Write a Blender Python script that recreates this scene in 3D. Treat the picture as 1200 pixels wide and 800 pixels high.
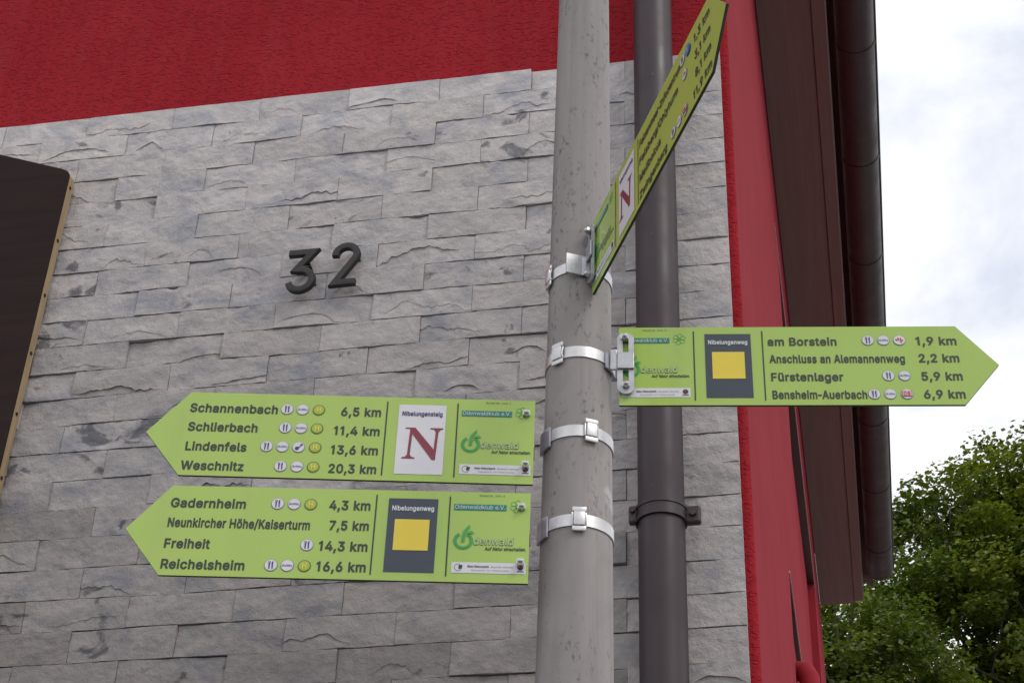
import bpy, bmesh, math, random
from mathutils import Vector, Matrix, noise, geometry

scene = bpy.context.scene
for _o in list(bpy.data.objects):
    bpy.data.objects.remove(_o, do_unlink=True)
COL = scene.collection
R = math.radians

# ------------------------------------------------------------------ camera, sky, sun, exposure
cam_data = bpy.data.cameras.new("camera")
cam_data.sensor_width = 36.0
cam_data.lens = 61.52
cam_data.clip_start = 0.05
cam_data.clip_end = 5000.0
cam = bpy.data.objects.new("camera", cam_data)
COL.objects.link(cam)
cam.matrix_world = Matrix((
    (0.9813148, 0.0833098, 0.1734377, 0.0),
    (0.1894001, -0.5770355, -0.7944543, 0.0),
    (0.0338939, 0.8124589, -0.5820324, 1.6),
    (0, 0, 0, 1)))
scene.camera = cam

SUN_DIR = Vector((0.72, -0.50, 0.95)).normalized()      # towards the sun, veiled by cloud
world = bpy.data.worlds.new("World")
scene.world = world
world.use_nodes = True
wn, wl = world.node_tree.nodes, world.node_tree.links
wn.clear()
w_out = wn.new("ShaderNodeOutputWorld")
w_bg = wn.new("ShaderNodeBackground")
w_bg.inputs["Strength"].default_value = 0.1
sky = wn.new("ShaderNodeTexSky")
sky.sky_type = 'NISHITA'
sky.sun_disc = False
sky.sun_elevation = math.asin(SUN_DIR.z)
sky.sun_rotation = math.atan2(SUN_DIR.x, SUN_DIR.y)
sky.air_density = 1.0
sky.dust_density = 2.0
tc = wn.new("ShaderNodeTexCoord")
mp = wn.new("ShaderNodeMapping")
mp.inputs["Scale"].default_value = (1.0, 1.0, 2.4)
nz = wn.new("ShaderNodeTexNoise")
nz.inputs["Scale"].default_value = 3.4
nz.inputs["Detail"].default_value = 8.0
nz.inputs["Roughness"].default_value = 0.58
nz.inputs["Distortion"].default_value = 0.35
cov = wn.new("ShaderNodeValToRGB")
cov.color_ramp.elements[0].position = 0.30
cov.color_ramp.elements[0].color = (0.75, 0.75, 0.75, 1)
cov.color_ramp.elements[1].position = 0.56
cov.color_ramp.elements[1].color = (1, 1, 1, 1)
cc = wn.new("ShaderNodeValToRGB")
cc.color_ramp.elements[0].position = 0.36
cc.color_ramp.elements[0].color = (8.8, 9.3, 10.5, 1)
cc.color_ramp.elements[1].position = 0.60
cc.color_ramp.elements[1].color = (11.6, 11.6, 11.8, 1)
mx = wn.new("ShaderNodeMixRGB")
wl.new(tc.outputs["Generated"], mp.inputs["Vector"])
wl.new(mp.outputs["Vector"], nz.inputs["Vector"])
wl.new(nz.outputs["Fac"], cov.inputs["Fac"])
wl.new(nz.outputs["Fac"], cc.inputs["Fac"])
wl.new(cov.outputs["Color"], mx.inputs["Fac"])
wl.new(sky.outputs["Color"], mx.inputs["Color1"])
wl.new(cc.outputs["Color"], mx.inputs["Color2"])
wl.new(mx.outputs["Color"], w_bg.inputs["Color"])
wl.new(w_bg.outputs["Background"], w_out.inputs["Surface"])

sun_data = bpy.data.lights.new("sun", 'SUN')
sun_data.energy = 1.0
sun_data.angle = R(14)
sun_data.color = (1.0, 0.96, 0.9)
sun = bpy.data.objects.new("sun", sun_data)
COL.objects.link(sun)
sun.rotation_euler = SUN_DIR.to_track_quat('Z', 'Y').to_euler()
sun.location = (6, -6, 14)

scene.view_settings.view_transform = 'Standard'
scene.view_settings.look = 'None'
scene.view_settings.exposure = 0.0
scene.view_settings.gamma = 1.0
scene.view_settings.use_curve_mapping = False
scene.render.engine = 'CYCLES'
scene.render.resolution_x = 1024
scene.render.resolution_y = 682

# ------------------------------------------------------------------ materials
def S(r, g, b):
    """sRGB 0..255 to linear"""
    f = lambda c: (c / 255) / 12.92 if c / 255 <= 0.04045 else ((c / 255 + 0.055) / 1.055) ** 2.4
    return (f(r), f(g), f(b), 1.0)

class Mat:
    def __init__(self, name, color=(0.5, 0.5, 0.5, 1), rough=0.6, metal=0.0, spec=0.5):
        self.m = bpy.data.materials.new(name)
        self.m.use_nodes = True
        self.n, self.l = self.m.node_tree.nodes, self.m.node_tree.links
        self.b = self.n["Principled BSDF"]
        self.b.inputs["Base Color"].default_value = color if len(color) == 4 else (*color, 1)
        self.b.inputs["Roughness"].default_value = rough
        self.b.inputs["Metallic"].default_value = metal
        self.b.inputs["Specular IOR Level"].default_value = spec
        self.co = None
    def coords(self, scale=(1, 1, 1), rot=(0, 0, 0)):
        if self.co is None:
            self.co = self.n.new("ShaderNodeTexCoord")
        m = self.n.new("ShaderNodeMapping")
        m.inputs["Scale"].default_value = scale
        m.inputs["Rotation"].default_value = rot
        self.l.new(self.co.outputs["Object"], m.inputs["Vector"])
        return m.outputs["Vector"]
    def noise(self, scale, detail=6, rough=0.55, dist=0.0, vec=None, out="Fac"):
        t = self.n.new("ShaderNodeTexNoise")
        t.inputs["Scale"].default_value = scale
        t.inputs["Detail"].default_value = detail
        t.inputs["Roughness"].default_value = rough
        t.inputs["Distortion"].default_value = dist
        self.l.new(vec if vec is not None else self.coords(), t.inputs["Vector"])
        return t.outputs[out]
    def ramp(self, fac, stops):
        r = self.n.new("ShaderNodeValToRGB")
        e = r.color_ramp.elements
        while len(e) < len(stops):
            e.new(0.5)
        for i, (p, c) in enumerate(stops):
            e[i].position = p
            e[i].color = c if len(c) == 4 else (*c, 1)
        self.l.new(fac, r.inputs["Fac"])
        return r.outputs["Color"]
    def mix(self, fac, a, b, mode='MIX'):
        x = self.n.new("ShaderNodeMixRGB")
        x.blend_type = mode
        for sock, v in ((x.inputs["Fac"], fac), (x.inputs["Color1"], a), (x.inputs["Color2"], b)):
            if isinstance(v, (int, float)):
                sock.default_value = v
            elif isinstance(v, tuple):
                sock.default_value = v if len(v) == 4 else (*v, 1)
            else:
                self.l.new(v, sock)
        return x.outputs["Color"]
    def math(self, op, a, b=0.0):
        x = self.n.new("ShaderNodeMath")
        x.operation = op
        for i, v in enumerate((a, b)):
            if isinstance(v, (int, float)):
                x.inputs[i].default_value = v
            else:
                self.l.new(v, x.inputs[i])
        return x.outputs[0]
    def attr(self, name, out="Color"):
        a = self.n.new("ShaderNodeAttribute")
        a.attribute_name = name
        return a.outputs[out]
    def sep(self, col):
        s = self.n.new("ShaderNodeSeparateColor")
        self.l.new(col, s.inputs["Color"])
        return s.outputs
    def color(self, sock):
        self.l.new(sock, self.b.inputs["Base Color"])
    def rough(self, sock):
        self.l.new(sock, self.b.inputs["Roughness"])
    def bump(self, height, strength=0.5, dist=0.01):
        b = self.n.new("ShaderNodeBump")
        b.inputs["Strength"].default_value = strength
        b.inputs["Distance"].default_value = dist
        self.l.new(height, b.inputs["Height"])
        self.l.new(b.outputs["Normal"], self.b.inputs["Normal"])

def mat_stone():
    k = Mat("split_face_stone", rough=0.85, spec=0.3)
    t = k.sep(k.attr("tint"))
    v = k.coords((1, 1, 1.5))
    n1 = k.noise(8, 8, 0.62, 0.7, v)
    base = k.ramp(n1, [(0.33, (0.345, 0.35, 0.40)), (0.45, (0.485, 0.466, 0.466)), (0.57, (0.60, 0.555, 0.54))])
    n2 = k.noise(22, 6, 0.65, 0.9, k.coords((1, 1, 1.2)))
    base = k.mix(k.ramp(n2, [(0.36, (0.32,) * 3), (0.58, (0, 0, 0))]), base, (0.36, 0.35, 0.36), 'MIX')
    # warm and cool stones
    base = k.mix(k.math('MULTIPLY', t[1], 0.42), base, (0.44, 0.385, 0.34))
    # charcoal blots
    n3 = k.noise(10, 5, 0.55, 0.7, k.coords((1, 1, 1.5)))
    blot = k.ramp(k.math('ADD', n3, k.math('MULTIPLY', k.math('SUBTRACT', t[2], 0.5), 0.25)), [(0.675, (0, 0, 0)), (0.735, (0.8, 0.8, 0.8))])
    base = k.mix(blot, base, (0.12, 0.12, 0.135))
    # rusty ledges
    n4 = k.noise(30, 4, 0.6, 0.2)
    rust = k.math('MULTIPLY', k.attr("rust", "Fac"), k.ramp(n4, [(0.4, (0, 0, 0)), (0.6, (1, 1, 1))]))
    base = k.mix(k.math('MULTIPLY', rust, 0.4), base, (0.26, 0.20, 0.15))
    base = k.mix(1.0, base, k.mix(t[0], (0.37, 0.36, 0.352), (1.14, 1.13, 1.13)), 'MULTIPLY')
    k.color(base)
    h = k.math('ADD', k.noise(60, 8, 0.65, 0.3), k.math('MULTIPLY', k.noise(210, 4, 0.6), 0.4))
    rg = k.n.new("ShaderNodeTexNoise")
    rg.noise_type = 'RIDGED_MULTIFRACTAL'
    for nm_, v_ in (("Scale", 13), ("Detail", 5), ("Roughness", .6), ("Lacunarity", 2.2), ("Distortion", .5)):
        rg.inputs[nm_].default_value = v_
    k.l.new(k.coords((1, 1, 1.7), (0, .25, 0)), rg.inputs["Vector"])
    h = k.math('ADD', h, k.math('MULTIPLY', rg.outputs["Fac"], -.55))
    k.bump(h, 0.7, 0.006)
    return k.m

def mat_plaster():
    k = Mat("red_plaster", rough=0.92, spec=0.12)
    n = k.noise(3.0, 5, 0.6)
    c = k.ramp(n, [(0.3, (0.315, 0.014, 0.022)), (0.7, (0.37, 0.019, 0.029))])
    # thin vertical weathering runs
    v = k.noise(6, 4, 0.6, 0, k.coords((6, 6, 0.25)))
    c = k.mix(k.ramp(v, [(0.45, (0, 0, 0)), (0.75, (0.22,) * 3)]), c, (0.33, 0.05, 0.055))
    k.color(c)
    h1 = k.noise(74, 2.5, 0.55, 0.0, k.coords((1.0, 1.0, 1.9)))
    h2 = k.noise(190, 3, 0.6, 0.0, k.coords((1.0, 1.0, 1.2)))
    h = k.math('ADD', k.ramp(h1, [(0.33, (0, 0, 0)), (0.47, (1, 1, 1))]), k.math('MULTIPLY', h2, 0.7))
    k.bump(h, 0.75, 0.006)
    return k.m

def mat_plaster_fine():
    k = Mat("red_plaster_fine", rough=0.95, spec=0.08)
    n = k.noise(3.0, 5, 0.6)
    c = k.ramp(n, [(0.3, (0.28, 0.027, 0.038)), (0.7, (0.325, 0.034, 0.047))])
    v = k.noise(8, 5, 0.6, 0, k.coords((5, 5, 0.3)))
    c = k.mix(k.ramp(v, [(0.45, (0, 0, 0)), (0.75, (0.18,) * 3)]), c, (0.38, 0.06, 0.065))
    k.color(c)
    k.bump(k.noise(160, 4, 0.6, 0.2), 0.35, 0.002)
    return k.m

def mat_wood(name, c1, c2, rough=0.55, grain=(1, 30, 30), sp=0.4):
    k = Mat(name, rough=rough, spec=sp)
    n = k.noise(3.0, 6, 0.6, 0.4, k.coords(grain))
    k.color(k.ramp(n, [(0.3, c1), (0.7, c2)]))
    k.bump(n, 0.15, 0.002)
    return k.m

def mat_metal(name, c, rough, metal=1.0, var=0.15, bump=0.05, sc=40):
    k = Mat(name, c, rough, metal)
    n = k.noise(sc, 5, 0.6, 0.2)
    lo = tuple(x * (1 - var) for x in c[:3]); hi = tuple(min(1, x * (1 + var)) for x in c[:3])
    k.color(k.ramp(n, [(0.3, lo), (0.7, hi)]))
    r = k.ramp(k.noise(sc * 0.4, 4), [(0.3, (max(rough - .1, .05),) * 3), (0.7, (min(rough + .12, 1),) * 3)])
    k.rough(r)
    if bump:
        k.bump(n, bump, 0.001)
    return k.m

def mat_pole():
    k = Mat("weathered_galvanised_steel", rough=0.6, metal=0.0, spec=0.4)
    n = k.noise(5, 6, 0.6, 0.3, k.coords((3, 3, 0.7)))
    c = k.ramp(n, [(0.3, (0.25, 0.228, 0.216)), (0.7, (0.355, 0.32, 0.303))])
    bl = k.noise(14, 5, 0.6, 0.5, k.coords((1, 1, .55)))
    c = k.mix(k.ramp(bl, [(0.56, (0, 0, 0)), (0.72, (0.55,) * 3)]), c, (0.19, 0.175, 0.17))
    # rain streaks running down
    s = k.noise(9, 6, 0.65, 0.2, k.coords((5, 5, 0.12)))
    c = k.mix(k.ramp(s, [(0.48, (0, 0, 0)), (0.70, (0.6,) * 3)]), c, (0.17, 0.155, 0.15))
    # dark pitted specks, gathered in patches
    p = k.noise(170, 3, 0.6, 0.0, k.coords((1, 1, 0.55)))
    q = k.noise(11, 4, 0.6, 0.3, k.coords((2.2, 2.2, 0.5)))
    sp = k.math('MULTIPLY', k.ramp(p, [(0.56, (0, 0, 0)), (0.66, (1, 1, 1))]), k.ramp(q, [(0.46, (0, 0, 0)), (0.60, (0.8,) * 3)]))
    c = k.mix(sp, c, (0.09, 0.085, 0.085))
    # pale scuffs
    w = k.noise(13, 3, 0.5, 1.2, k.coords((1, 1, 2.2), (0, 0.5, 0)))
    c = k.mix(k.ramp(w, [(0.71, (0, 0, 0)), (0.75, (0.6,) * 3)]), c, (0.55, 0.53, 0.52))
    k.color(c)
    k.bump(k.noise(120, 5, 0.6), 0.12, 0.001)
    return k.m

def mat_pipe():
    k = Mat("brown_coated_pipe", rough=0.5, spec=0.5)
    c = k.ramp(k.noise(7, 5, 0.6, 0.2, k.coords((2, 2, .4))), [(0.3, (0.028, 0.0135, 0.017)), (0.7, (0.040, 0.021, 0.026))])
    dust = k.ramp(k.noise(10, 5, 0.65, 0.1, k.coords((5, 5, .15))), [(0.5, (0, 0, 0)), (0.75, (0.25,) * 3)])
    c = k.mix(dust, c, (0.09, 0.07, 0.065))
    fleck = k.ramp(k.noise(95, 2, 0.5, 0, k.coords((1, 1, .6))), [(0.75, (0, 0, 0)), (0.79, (0.7,) * 3)])
    c = k.mix(fleck, c, (0.22, 0.20, 0.20))
    k.color(c)
    k.rough(k.ramp(k.noise(9, 4), [(0.3, (0.42,) * 3), (0.7, (0.58,) * 3)]))
    return k.m

def mat_sign_green():
    k = Mat("green_sign_film", rough=0.1, spec=0.5)
    n = k.noise(6, 4, 0.6)
    c = k.ramp(n, [(0.3, (0.395, 0.555, 0.115)), (0.7, (0.415, 0.58, 0.123))])
    d = k.noise(45, 6, 0.7, 0.5, k.coords((1, 1, 0.5)))
    c = k.mix(k.ramp(d, [(0.6, (0, 0, 0)), (0.8, (0.18,) * 3)]), c, (0.22, 0.30, 0.09))
    k.color(c)
    runs = k.ramp(k.noise(26, 5, 0.6, 0.1, k.coords((1, 1, .10))), [(0.52, (0, 0, 0)), (0.78, (0.22,) * 3)])
    k.color(k.mix(runs, c, (0.27, 0.36, 0.12)))
    k.rough(k.ramp(k.noise(18, 5), [(0.3, (0.08,) * 3), (0.7, (0.16,) * 3)]))
    return k.m

def mat_leaf():
    k = Mat("leaf", rough=0.5, spec=0.35)
    t = k.attr("tint")
    s = k.sep(t)
    c = k.ramp(s[0], [(0.0, (0.038, 0.068, 0.010)), (0.45, (0.115, 0.160, 0.020)), (1.0, (0.25, 0.28, 0.036))])
    k.color(c)
    tr = k.n.new("ShaderNodeBsdfTranslucent")
    k.l.new(k.mix(1.0, c, (1.5, 1.6, 0.8), 'MULTIPLY'), tr.inputs["Color"])
    ms = k.n.new("ShaderNodeMixShader")
    ms.inputs["Fac"].default_value = 0.28
    out = k.n["Material Output"]
    k.l.new(k.b.outputs[0], ms.inputs[1])
    k.l.new(tr.outputs[0], ms.inputs[2])
    k.l.new(ms.outputs[0], out.inputs["Surface"])
    return k.m

def mat_noise(name, c1, c2, scale, rough=0.8, bump=0.3, bd=0.01, det=6):
    k = Mat(name, rough=rough)
    n = k.noise(scale, det, 0.6, 0.2)
    k.color(k.ramp(n, [(0.3, c1), (0.7, c2)]))
    if bump:
        k.bump(k.noise(scale * 8, 5), bump, bd)
    return k.m

M = dict(
    stone=mat_stone(), plaster=mat_plaster(), plaster_fine=mat_plaster_fine(),
    backing=mat_noise("adhesive_mortar", (0.10, 0.095, 0.09), (0.15, 0.145, 0.14), 30),
    pipe=mat_pipe(),
    soffit=mat_wood("brown_painted_boards", (0.18, 0.108, 0.098), (0.22, 0.135, 0.122), 0.65, (14, 0.6, 14)),
    film=mat_wood("brown_film_board", (0.024, 0.0135, 0.0122), (0.033, 0.019, 0.017), 0.75, (0.8, 2, 9), .12),
    ply=mat_wood("raw_plywood_edge", (0.30, 0.215, 0.115), (0.42, 0.31, 0.18), 0.7, (30, 30, 1.5)),
    pole=mat_pole(),
    gutter=mat_metal("brown_gutter_sheet", (0.045, 0.028, 0.026), 0.55, 0.0, 0.15, 0.03, 15),
    digit=mat_metal("dark_bronze_digit", (0.028, 0.026, 0.024), 0.42, 0.3, 0.2, 0.06, 60),
    steel=mat_metal("bright_stainless_band", (0.62, 0.61, 0.60), 0.40, 0.85, 0.10, 0.04, 90),
    zinc=mat_metal("zinc_plated_bracket", (0.46, 0.46, 0.49), 0.45, 0.7, 0.15, 0.06, 70),
    bolt=mat_metal("bolt_steel", (0.55, 0.54, 0.53), 0.3, 1.0, 0.1, 0.0, 90),
    green=mat_sign_green(),
    edge=mat_noise("sign_edge_dark", (0.03, 0.028, 0.02), (0.045, 0.04, 0.025), 60, 0.6, 0),
    ink=mat_noise("dark_print", (0.030, 0.040, 0.030), (0.036, 0.048, 0.036), 90, 0.4, 0),
    white=mat_noise("white_print", (0.66, 0.65, 0.68), (0.72, 0.71, 0.73), 40, 0.4, 0),
    slate=mat_noise("slate_print", (0.038, 0.050, 0.072), (0.046, 0.058, 0.082), 40, 0.4, 0),
    yellow=mat_noise("yellow_print", (0.78, 0.60, 0.05), (0.83, 0.64, 0.06), 40, 0.4, 0),
    maroon=mat_noise("maroon_print", (0.22, 0.025, 0.045), (0.26, 0.03, 0.05), 60, 0.4, 0),
    teal=mat_noise("teal_print", (0.008, 0.20, 0.15), (0.012, 0.23, 0.17), 60, 0.4, 0),
    logo_green=mat_noise("leaf_green_print", (0.06, 0.36, 0.07), (0.08, 0.40, 0.085), 60, 0.4, 0),
    pale_green=mat_noise("pale_green_print", (0.46, 0.62, 0.25), (0.50, 0.66, 0.28), 60, 0.4, 0),
    violet=mat_noise("violet_print", (0.045, 0.035, 0.12), (0.055, 0.04, 0.14), 60, 0.4, 0),
    ring=mat_noise("grey_blue_print", (0.22, 0.22, 0.36), (0.26, 0.26, 0.40), 60, 0.4, 0),
    stop=mat_noise("stop_yellow_print", (0.40, 0.47, 0.07), (0.44, 0.51, 0.08), 60, 0.4, 0),
    stop_ring=mat_noise("stop_ring_print", (0.12, 0.20, 0.03), (0.15, 0.23, 0.04), 60, 0.4, 0),
    stop_letter=mat_noise("stop_letter_print", (0.74, 0.66, 0.07), (0.78, 0.70, 0.08), 60, 0.4, 0),
    red=mat_noise("red_print", (0.62, 0.03, 0.05), (0.68, 0.04, 0.06), 60, 0.4, 0),
    blue=mat_noise("blue_print", (0.03, 0.15, 0.50), (0.04, 0.17, 0.55), 60, 0.4, 0),
    grey_print=mat_noise("grey_print", (0.16, 0.16, 0.16), (0.2, 0.2, 0.2), 60, 0.4, 0),
    leaf=mat_leaf(),
    bark=mat_noise("bark", (0.07, 0.055, 0.04), (0.13, 0.105, 0.08), 6, 0.9, 0.6, 0.03),
    asphalt=mat_noise("asphalt", (0.10, 0.099, 0.098), (0.14, 0.138, 0.135), 12, 0.9, 0.4),
    paving=mat_noise("concrete_paving", (0.22, 0.21, 0.20), (0.30, 0.29, 0.275), 5, 0.85, 0.3),
    bounce_slab=mat_noise("pale_bounce_concrete", (0.34, 0.325, 0.30), (0.42, 0.40, 0.375), 4, 0.85, 0.3),  # for the added slab that throws light up under the eave
    tile=mat_noise("roof_tile", (0.09, 0.035, 0.025), (0.14, 0.05, 0.035), 5, 0.8, 0.4),
    glass=Mat("window_glass", (0.01, 0.012, 0.014, 1), 0.05, 0.0, 0.8).m,
    frame_and_head_shade=Mat("brown_frame_and_head_shade", (0.03, 0.018, 0.015, 1), 0.4).m,  # real window frame, also painted shade under the recess heads
    bead=mat_metal("metal_edge_bead", (0.45, 0.42, 0.40), 0.4, 0.6),
)

# ------------------------------------------------------------------ helpers
def tag(o, label=None, cat=None, group=None, kind=None):
    if label: o["label"] = label
    if cat: o["category"] = cat
    if group: o["group"] = group
    if kind: o["kind"] = kind
    return o

WM = {}
def empty(name, loc, rz=0.0):
    o = bpy.data.objects.new(name, None)
    o.empty_display_size = 0.05
    o.location = loc
    o.rotation_euler = (0, 0, rz)
    COL.objects.link(o)
    WM[o.name] = Matrix.Translation(loc) @ Matrix.Rotation(rz, 4, 'Z')
    return o

def link_mesh(name, me, mats, parent=None, world=False):
    """mesh -> object; with world=True the mesh is given in world coordinates and moved into the parent's space"""
    o = bpy.data.objects.new(name, me)
    COL.objects.link(o)
    for m in (mats if isinstance(mats, (list, tuple)) else [mats]):
        me.materials.append(m)
    pm = Matrix.Identity(4)
    if parent is not None:
        o.parent = parent
        pm = WM.get(parent.name, Matrix.Identity(4))
        if world:
            me.transform(pm.inverted())
    WM[o.name] = pm.copy()
    return o

def obj(name, bm, mats, parent=None, world=False, smooth=None):
    me = bpy.data.meshes.new(name)
    bm.normal_update()
    bm.to_mesh(me)
    bm.free()
    if smooth is not None:
        me.shade_smooth()
        me.set_sharp_from_angle(angle=R(smooth))
    return link_mesh(name, me, mats, parent, world)

def box(bm, x0, x1, y0, y1, z0, z1, mi=0, bevel=0.0):
    vs = [bm.verts.new((x, y, z)) for z in (z0, z1) for y in (y0, y1) for x in (x0, x1)]
    fs = []
    for idx in ((0, 2, 3, 1), (4, 5, 7, 6), (0, 1, 5, 4), (2, 6, 7, 3), (0, 4, 6, 2), (1, 3, 7, 5)):
        f = bm.faces.new([vs[i] for i in idx])
        f.material_index = mi
        fs.append(f)
    if bevel > 0:
        es = list({e for f in fs for e in f.edges})
        bmesh.ops.bevel(bm, geom=es, offset=bevel, segments=2, affect='EDGES', profile=0.5)
    return vs

def prism(bm, pts, y0, y1, mi=0, mi_side=None, bevel=0.0):
    """outline in x,z extruded from y0 (front) to y1 (back)"""
    a = [bm.verts.new((p[0], y0, p[1])) for p in pts]
    b = [bm.verts.new((p[0], y1, p[1])) for p in pts]
    f1 = bm.faces.new(a); f1.material_index = mi
    f2 = bm.faces.new(list(reversed(b))); f2.material_index = mi
    n = len(pts)
    sides = []
    for i in range(n):
        f = bm.faces.new((a[i], b[i], b[(i + 1) % n], a[(i + 1) % n]))
        f.material_index = mi if mi_side is None else mi_side
        sides.append(f)
    fs = [f1, f2] + sides
    bmesh.ops.recalc_face_normals(bm, faces=fs)
    if bevel:
        bmesh.ops.bevel(bm, geom=list(f1.edges), offset=bevel, segments=2, affect='EDGES', profile=0.6)
    return fs

def tube(bm, path, radii, seg=24, cap=True, mi=0):
    """round tube along a list of points"""
    rings = []
    n = len(path)
    pts = [Vector(p) for p in path]
    if not isinstance(radii, (list, tuple)):
        radii = [radii] * n
    ref = None
    for i in range(n):
        t = (pts[min(i + 1, n - 1)] - pts[max(i - 1, 0)]).normalized()
        if ref is None:
            ref = Vector((0, 0, 1)) if abs(t.z) < 0.9 else Vector((1, 0, 0))
        a = (ref - t * ref.dot(t)).normalized()
        ref = a
        b = t.cross(a)
        rings.append([bm.verts.new(pts[i] + (a * math.cos(q) + b * math.sin(q)) * radii[i])
                      for q in (2 * math.pi * j / seg for j in range(seg))])
    for i in range(n - 1):
        for j in range(seg):
            f = bm.faces.new((rings[i][j], rings[i][(j + 1) % seg], rings[i + 1][(j + 1) % seg], rings[i + 1][j]))
            f.material_index = mi
    if cap:
        for rg, rev in ((rings[0], True), (rings[-1], False)):
            f = bm.faces.new(list(reversed(rg)) if rev else rg)
            f.material_index = mi
    return rings

def ring_band(bm, cx, cy, z0, z1, r0, r1, th, seg=64, a0=0.0, a1=2 * math.pi, mi=0):
    """thin band round a vertical axis; r0 / r1 inner radius at bottom / top"""
    full = abs(a1 - a0 - 2 * math.pi) < 1e-6
    prof = ((r0, z0), (r0 + th, z0), (r1 + th, z1), (r1, z1))
    rows = []
    cnt = seg if full else seg + 1
    for i in range(cnt):
        a = a0 + (a1 - a0) * i / seg
        rows.append([bm.verts.new((cx + r * math.cos(a), cy + r * math.sin(a), z)) for r, z in prof])
    for i in range(seg):
        p, q = rows[i], rows[(i + 1) % cnt]
        for j in range(4):
            f = bm.faces.new((p[j], p[(j + 1) % 4], q[(j + 1) % 4], q[j]))
            f.material_index = mi
    if not full:
        bm.faces.new(rows[0]); bm.faces.new(list(reversed(rows[-1])))
    return rows

def rounded_rect(x0, x1, z0, z1, r, seg=5):
    pts = []
    for cx, cz, a in ((x1 - r, z1 - r, 0), (x0 + r, z1 - r, 90), (x0 + r, z0 + r, 180), (x1 - r, z0 + r, 270)):
        for i in range(seg + 1):
            q = R(a + 90 * i / seg)
            pts.append((cx + r * math.cos(q), cz + r * math.sin(q)))
    return pts

# ------------------------------------------------------------------ ground
bm = bmesh.new()
box(bm, -400, 400, -400, 600, -0.3, 0.0)
tag(obj("ground", bm, M["asphalt"]), "grey asphalt ground around the red house", "ground", kind="structure")
bm = bmesh.new()
box(bm, -14, 9, 0.4, 3.15, 0.0, 0.12, bevel=0.015)
tag(obj("pavement", bm, M["paving"]), "pale concrete pavement in front of the stone faced wall", "pavement", kind="structure")

bm = bmesh.new()
box(bm, 0.25, 7.5, 3.16, 40.0, 0.0, 0.06, bevel=0.01)  # unseen slab, added so its bounced light lifts the soffit
tag(obj("bounce_slab", bm, M["bounce_slab"]), "unseen pale slab added to bounce light onto the brown soffit", "bounce_slab", kind="structure")

# ------------------------------------------------------------------ house
WALL_Y, CORNER_X = 3.318, -0.176
BACK_Y, LEFT_X = 12.25, -9.2
EAVE_Z = 7.82
ROW0, ROWH, STONE_W, STONE_R = 4.9077, 0.07945, 0.25, -0.198
house = empty("house", (-4.7, 7.8, 0.0))
tag(house, "red plastered house with pale split stone cladding and brown eaves", "house")

# front wall, rounded at the outer corner
bm = bmesh.new()
RAD = 0.012
RIDGE_X, RIDGE_Z = (LEFT_X + CORNER_X) / 2, EAVE_Z + 3.6
prof = [(LEFT_X, 0), (CORNER_X - RAD, 0), (CORNER_X - RAD, EAVE_Z + 0.1), (RIDGE_X, RIDGE_Z), (LEFT_X, EAVE_Z + 0.1)]
prism(bm, prof, WALL_Y, WALL_Y + 0.3)
obj("front_wall", bm, M["plaster"], house, world=True)
bm = bmesh.new()
arc = [(CORNER_X - RAD + RAD * math.sin(R(a)), WALL_Y + RAD - RAD * math.cos(R(a))) for a in range(0, 91, 15)]
prev = None
for x, y in arc:
    cur = [bm.verts.new((x, y, z)) for z in (0, EAVE_Z)]
    if prev:
        bm.faces.new((prev[0], cur[0], cur[1], prev[1]))
    prev = cur
obj("wall_corner", bm, M["plaster"], house, world=True, smooth=60)

# side wall with window openings
def wall_with_holes(x_out, y0, y1, z0, z1, holes):
    """wall in the y,z plane facing +x with rectangular recesses"""
    ys = sorted({y0, y1, *[h[0] for h in holes], *[h[1] for h in holes]})
    zs = sorted({z0, z1, *[h[2] for h in holes], *[h[3] for h in holes]})
    b = bmesh.new()
    for i in range(len(ys) - 1):
        for j in range(len(zs) - 1):
            cy, cz = (ys[i] + ys[i + 1]) / 2, (zs[j] + zs[j + 1]) / 2
            if any(h[0] < cy < h[1] and h[2] < cz < h[3] for h in holes):
                continue
            v = [b.verts.new((x_out, y, z)) for y, z in ((ys[i], zs[j]), (ys[i + 1], zs[j]), (ys[i + 1], zs[j + 1]), (ys[i], zs[j + 1]))]
            b.faces.new(v)
    for h in holes:
        depth = h[4]
        if depth < .06:
            b.faces.new([b.verts.new((x_out - depth, y, z)) for y, z in ((h[0], h[2]), (h[1], h[2]), (h[1], h[3]), (h[0], h[3]))])
        q = ((h[0], h[2]), (h[1], h[2]), (h[1], h[3]), (h[0], h[3]))
        for i in range(4):
            a, c = q[i], q[(i + 1) % 4]
            f = b.faces.new([b.verts.new(p) for p in ((x_out, *a), (x_out - depth, *a), (x_out - depth, *c), (x_out, *c))])
            f.material_index = 1 if i == 2 else 0  # underside of each recess head coloured dark, shade put into the colour
    bmesh.ops.remove_doubles(b, verts=b.verts, dist=1e-5)
    return b
HOLES = [(6.9, 10.3, 5.3, 7.0, .045), (5.46, 6.5, 3.1, 4.5, .015), (8.6, 9.9, 1.2, 2.6, .075)]
bm = wall_with_holes(CORNER_X, WALL_Y + RAD, BACK_Y, 0, EAVE_Z + 0.05, HOLES)
obj("side_wall", bm, [M["plaster_fine"], M["frame_and_head_shade"]], house, world=True)
for (a, b_, c, d_, dep) in HOLES[2:]:
    bm = bmesh.new()
    X = CORNER_X - dep + .012
    for y0, y1, z0, z1 in ((a, b_, c, c + .07), (a, b_, d_ - .07, d_), (a, a + .07, c + .07, d_ - .07), (b_ - .07, b_, c + .07, d_ - .07)):
        box(bm, X - .06, X, y0, y1, z0, z1)
    w = obj("window", bm, M["frame_and_head_shade"], house, world=True)
    bm = bmesh.new()
    box(bm, X - .035, X - .03, a + .07, b_ - .07, c + .07, d_ - .07)
    obj("pane", bm, M["glass"], w, world=True)
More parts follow.
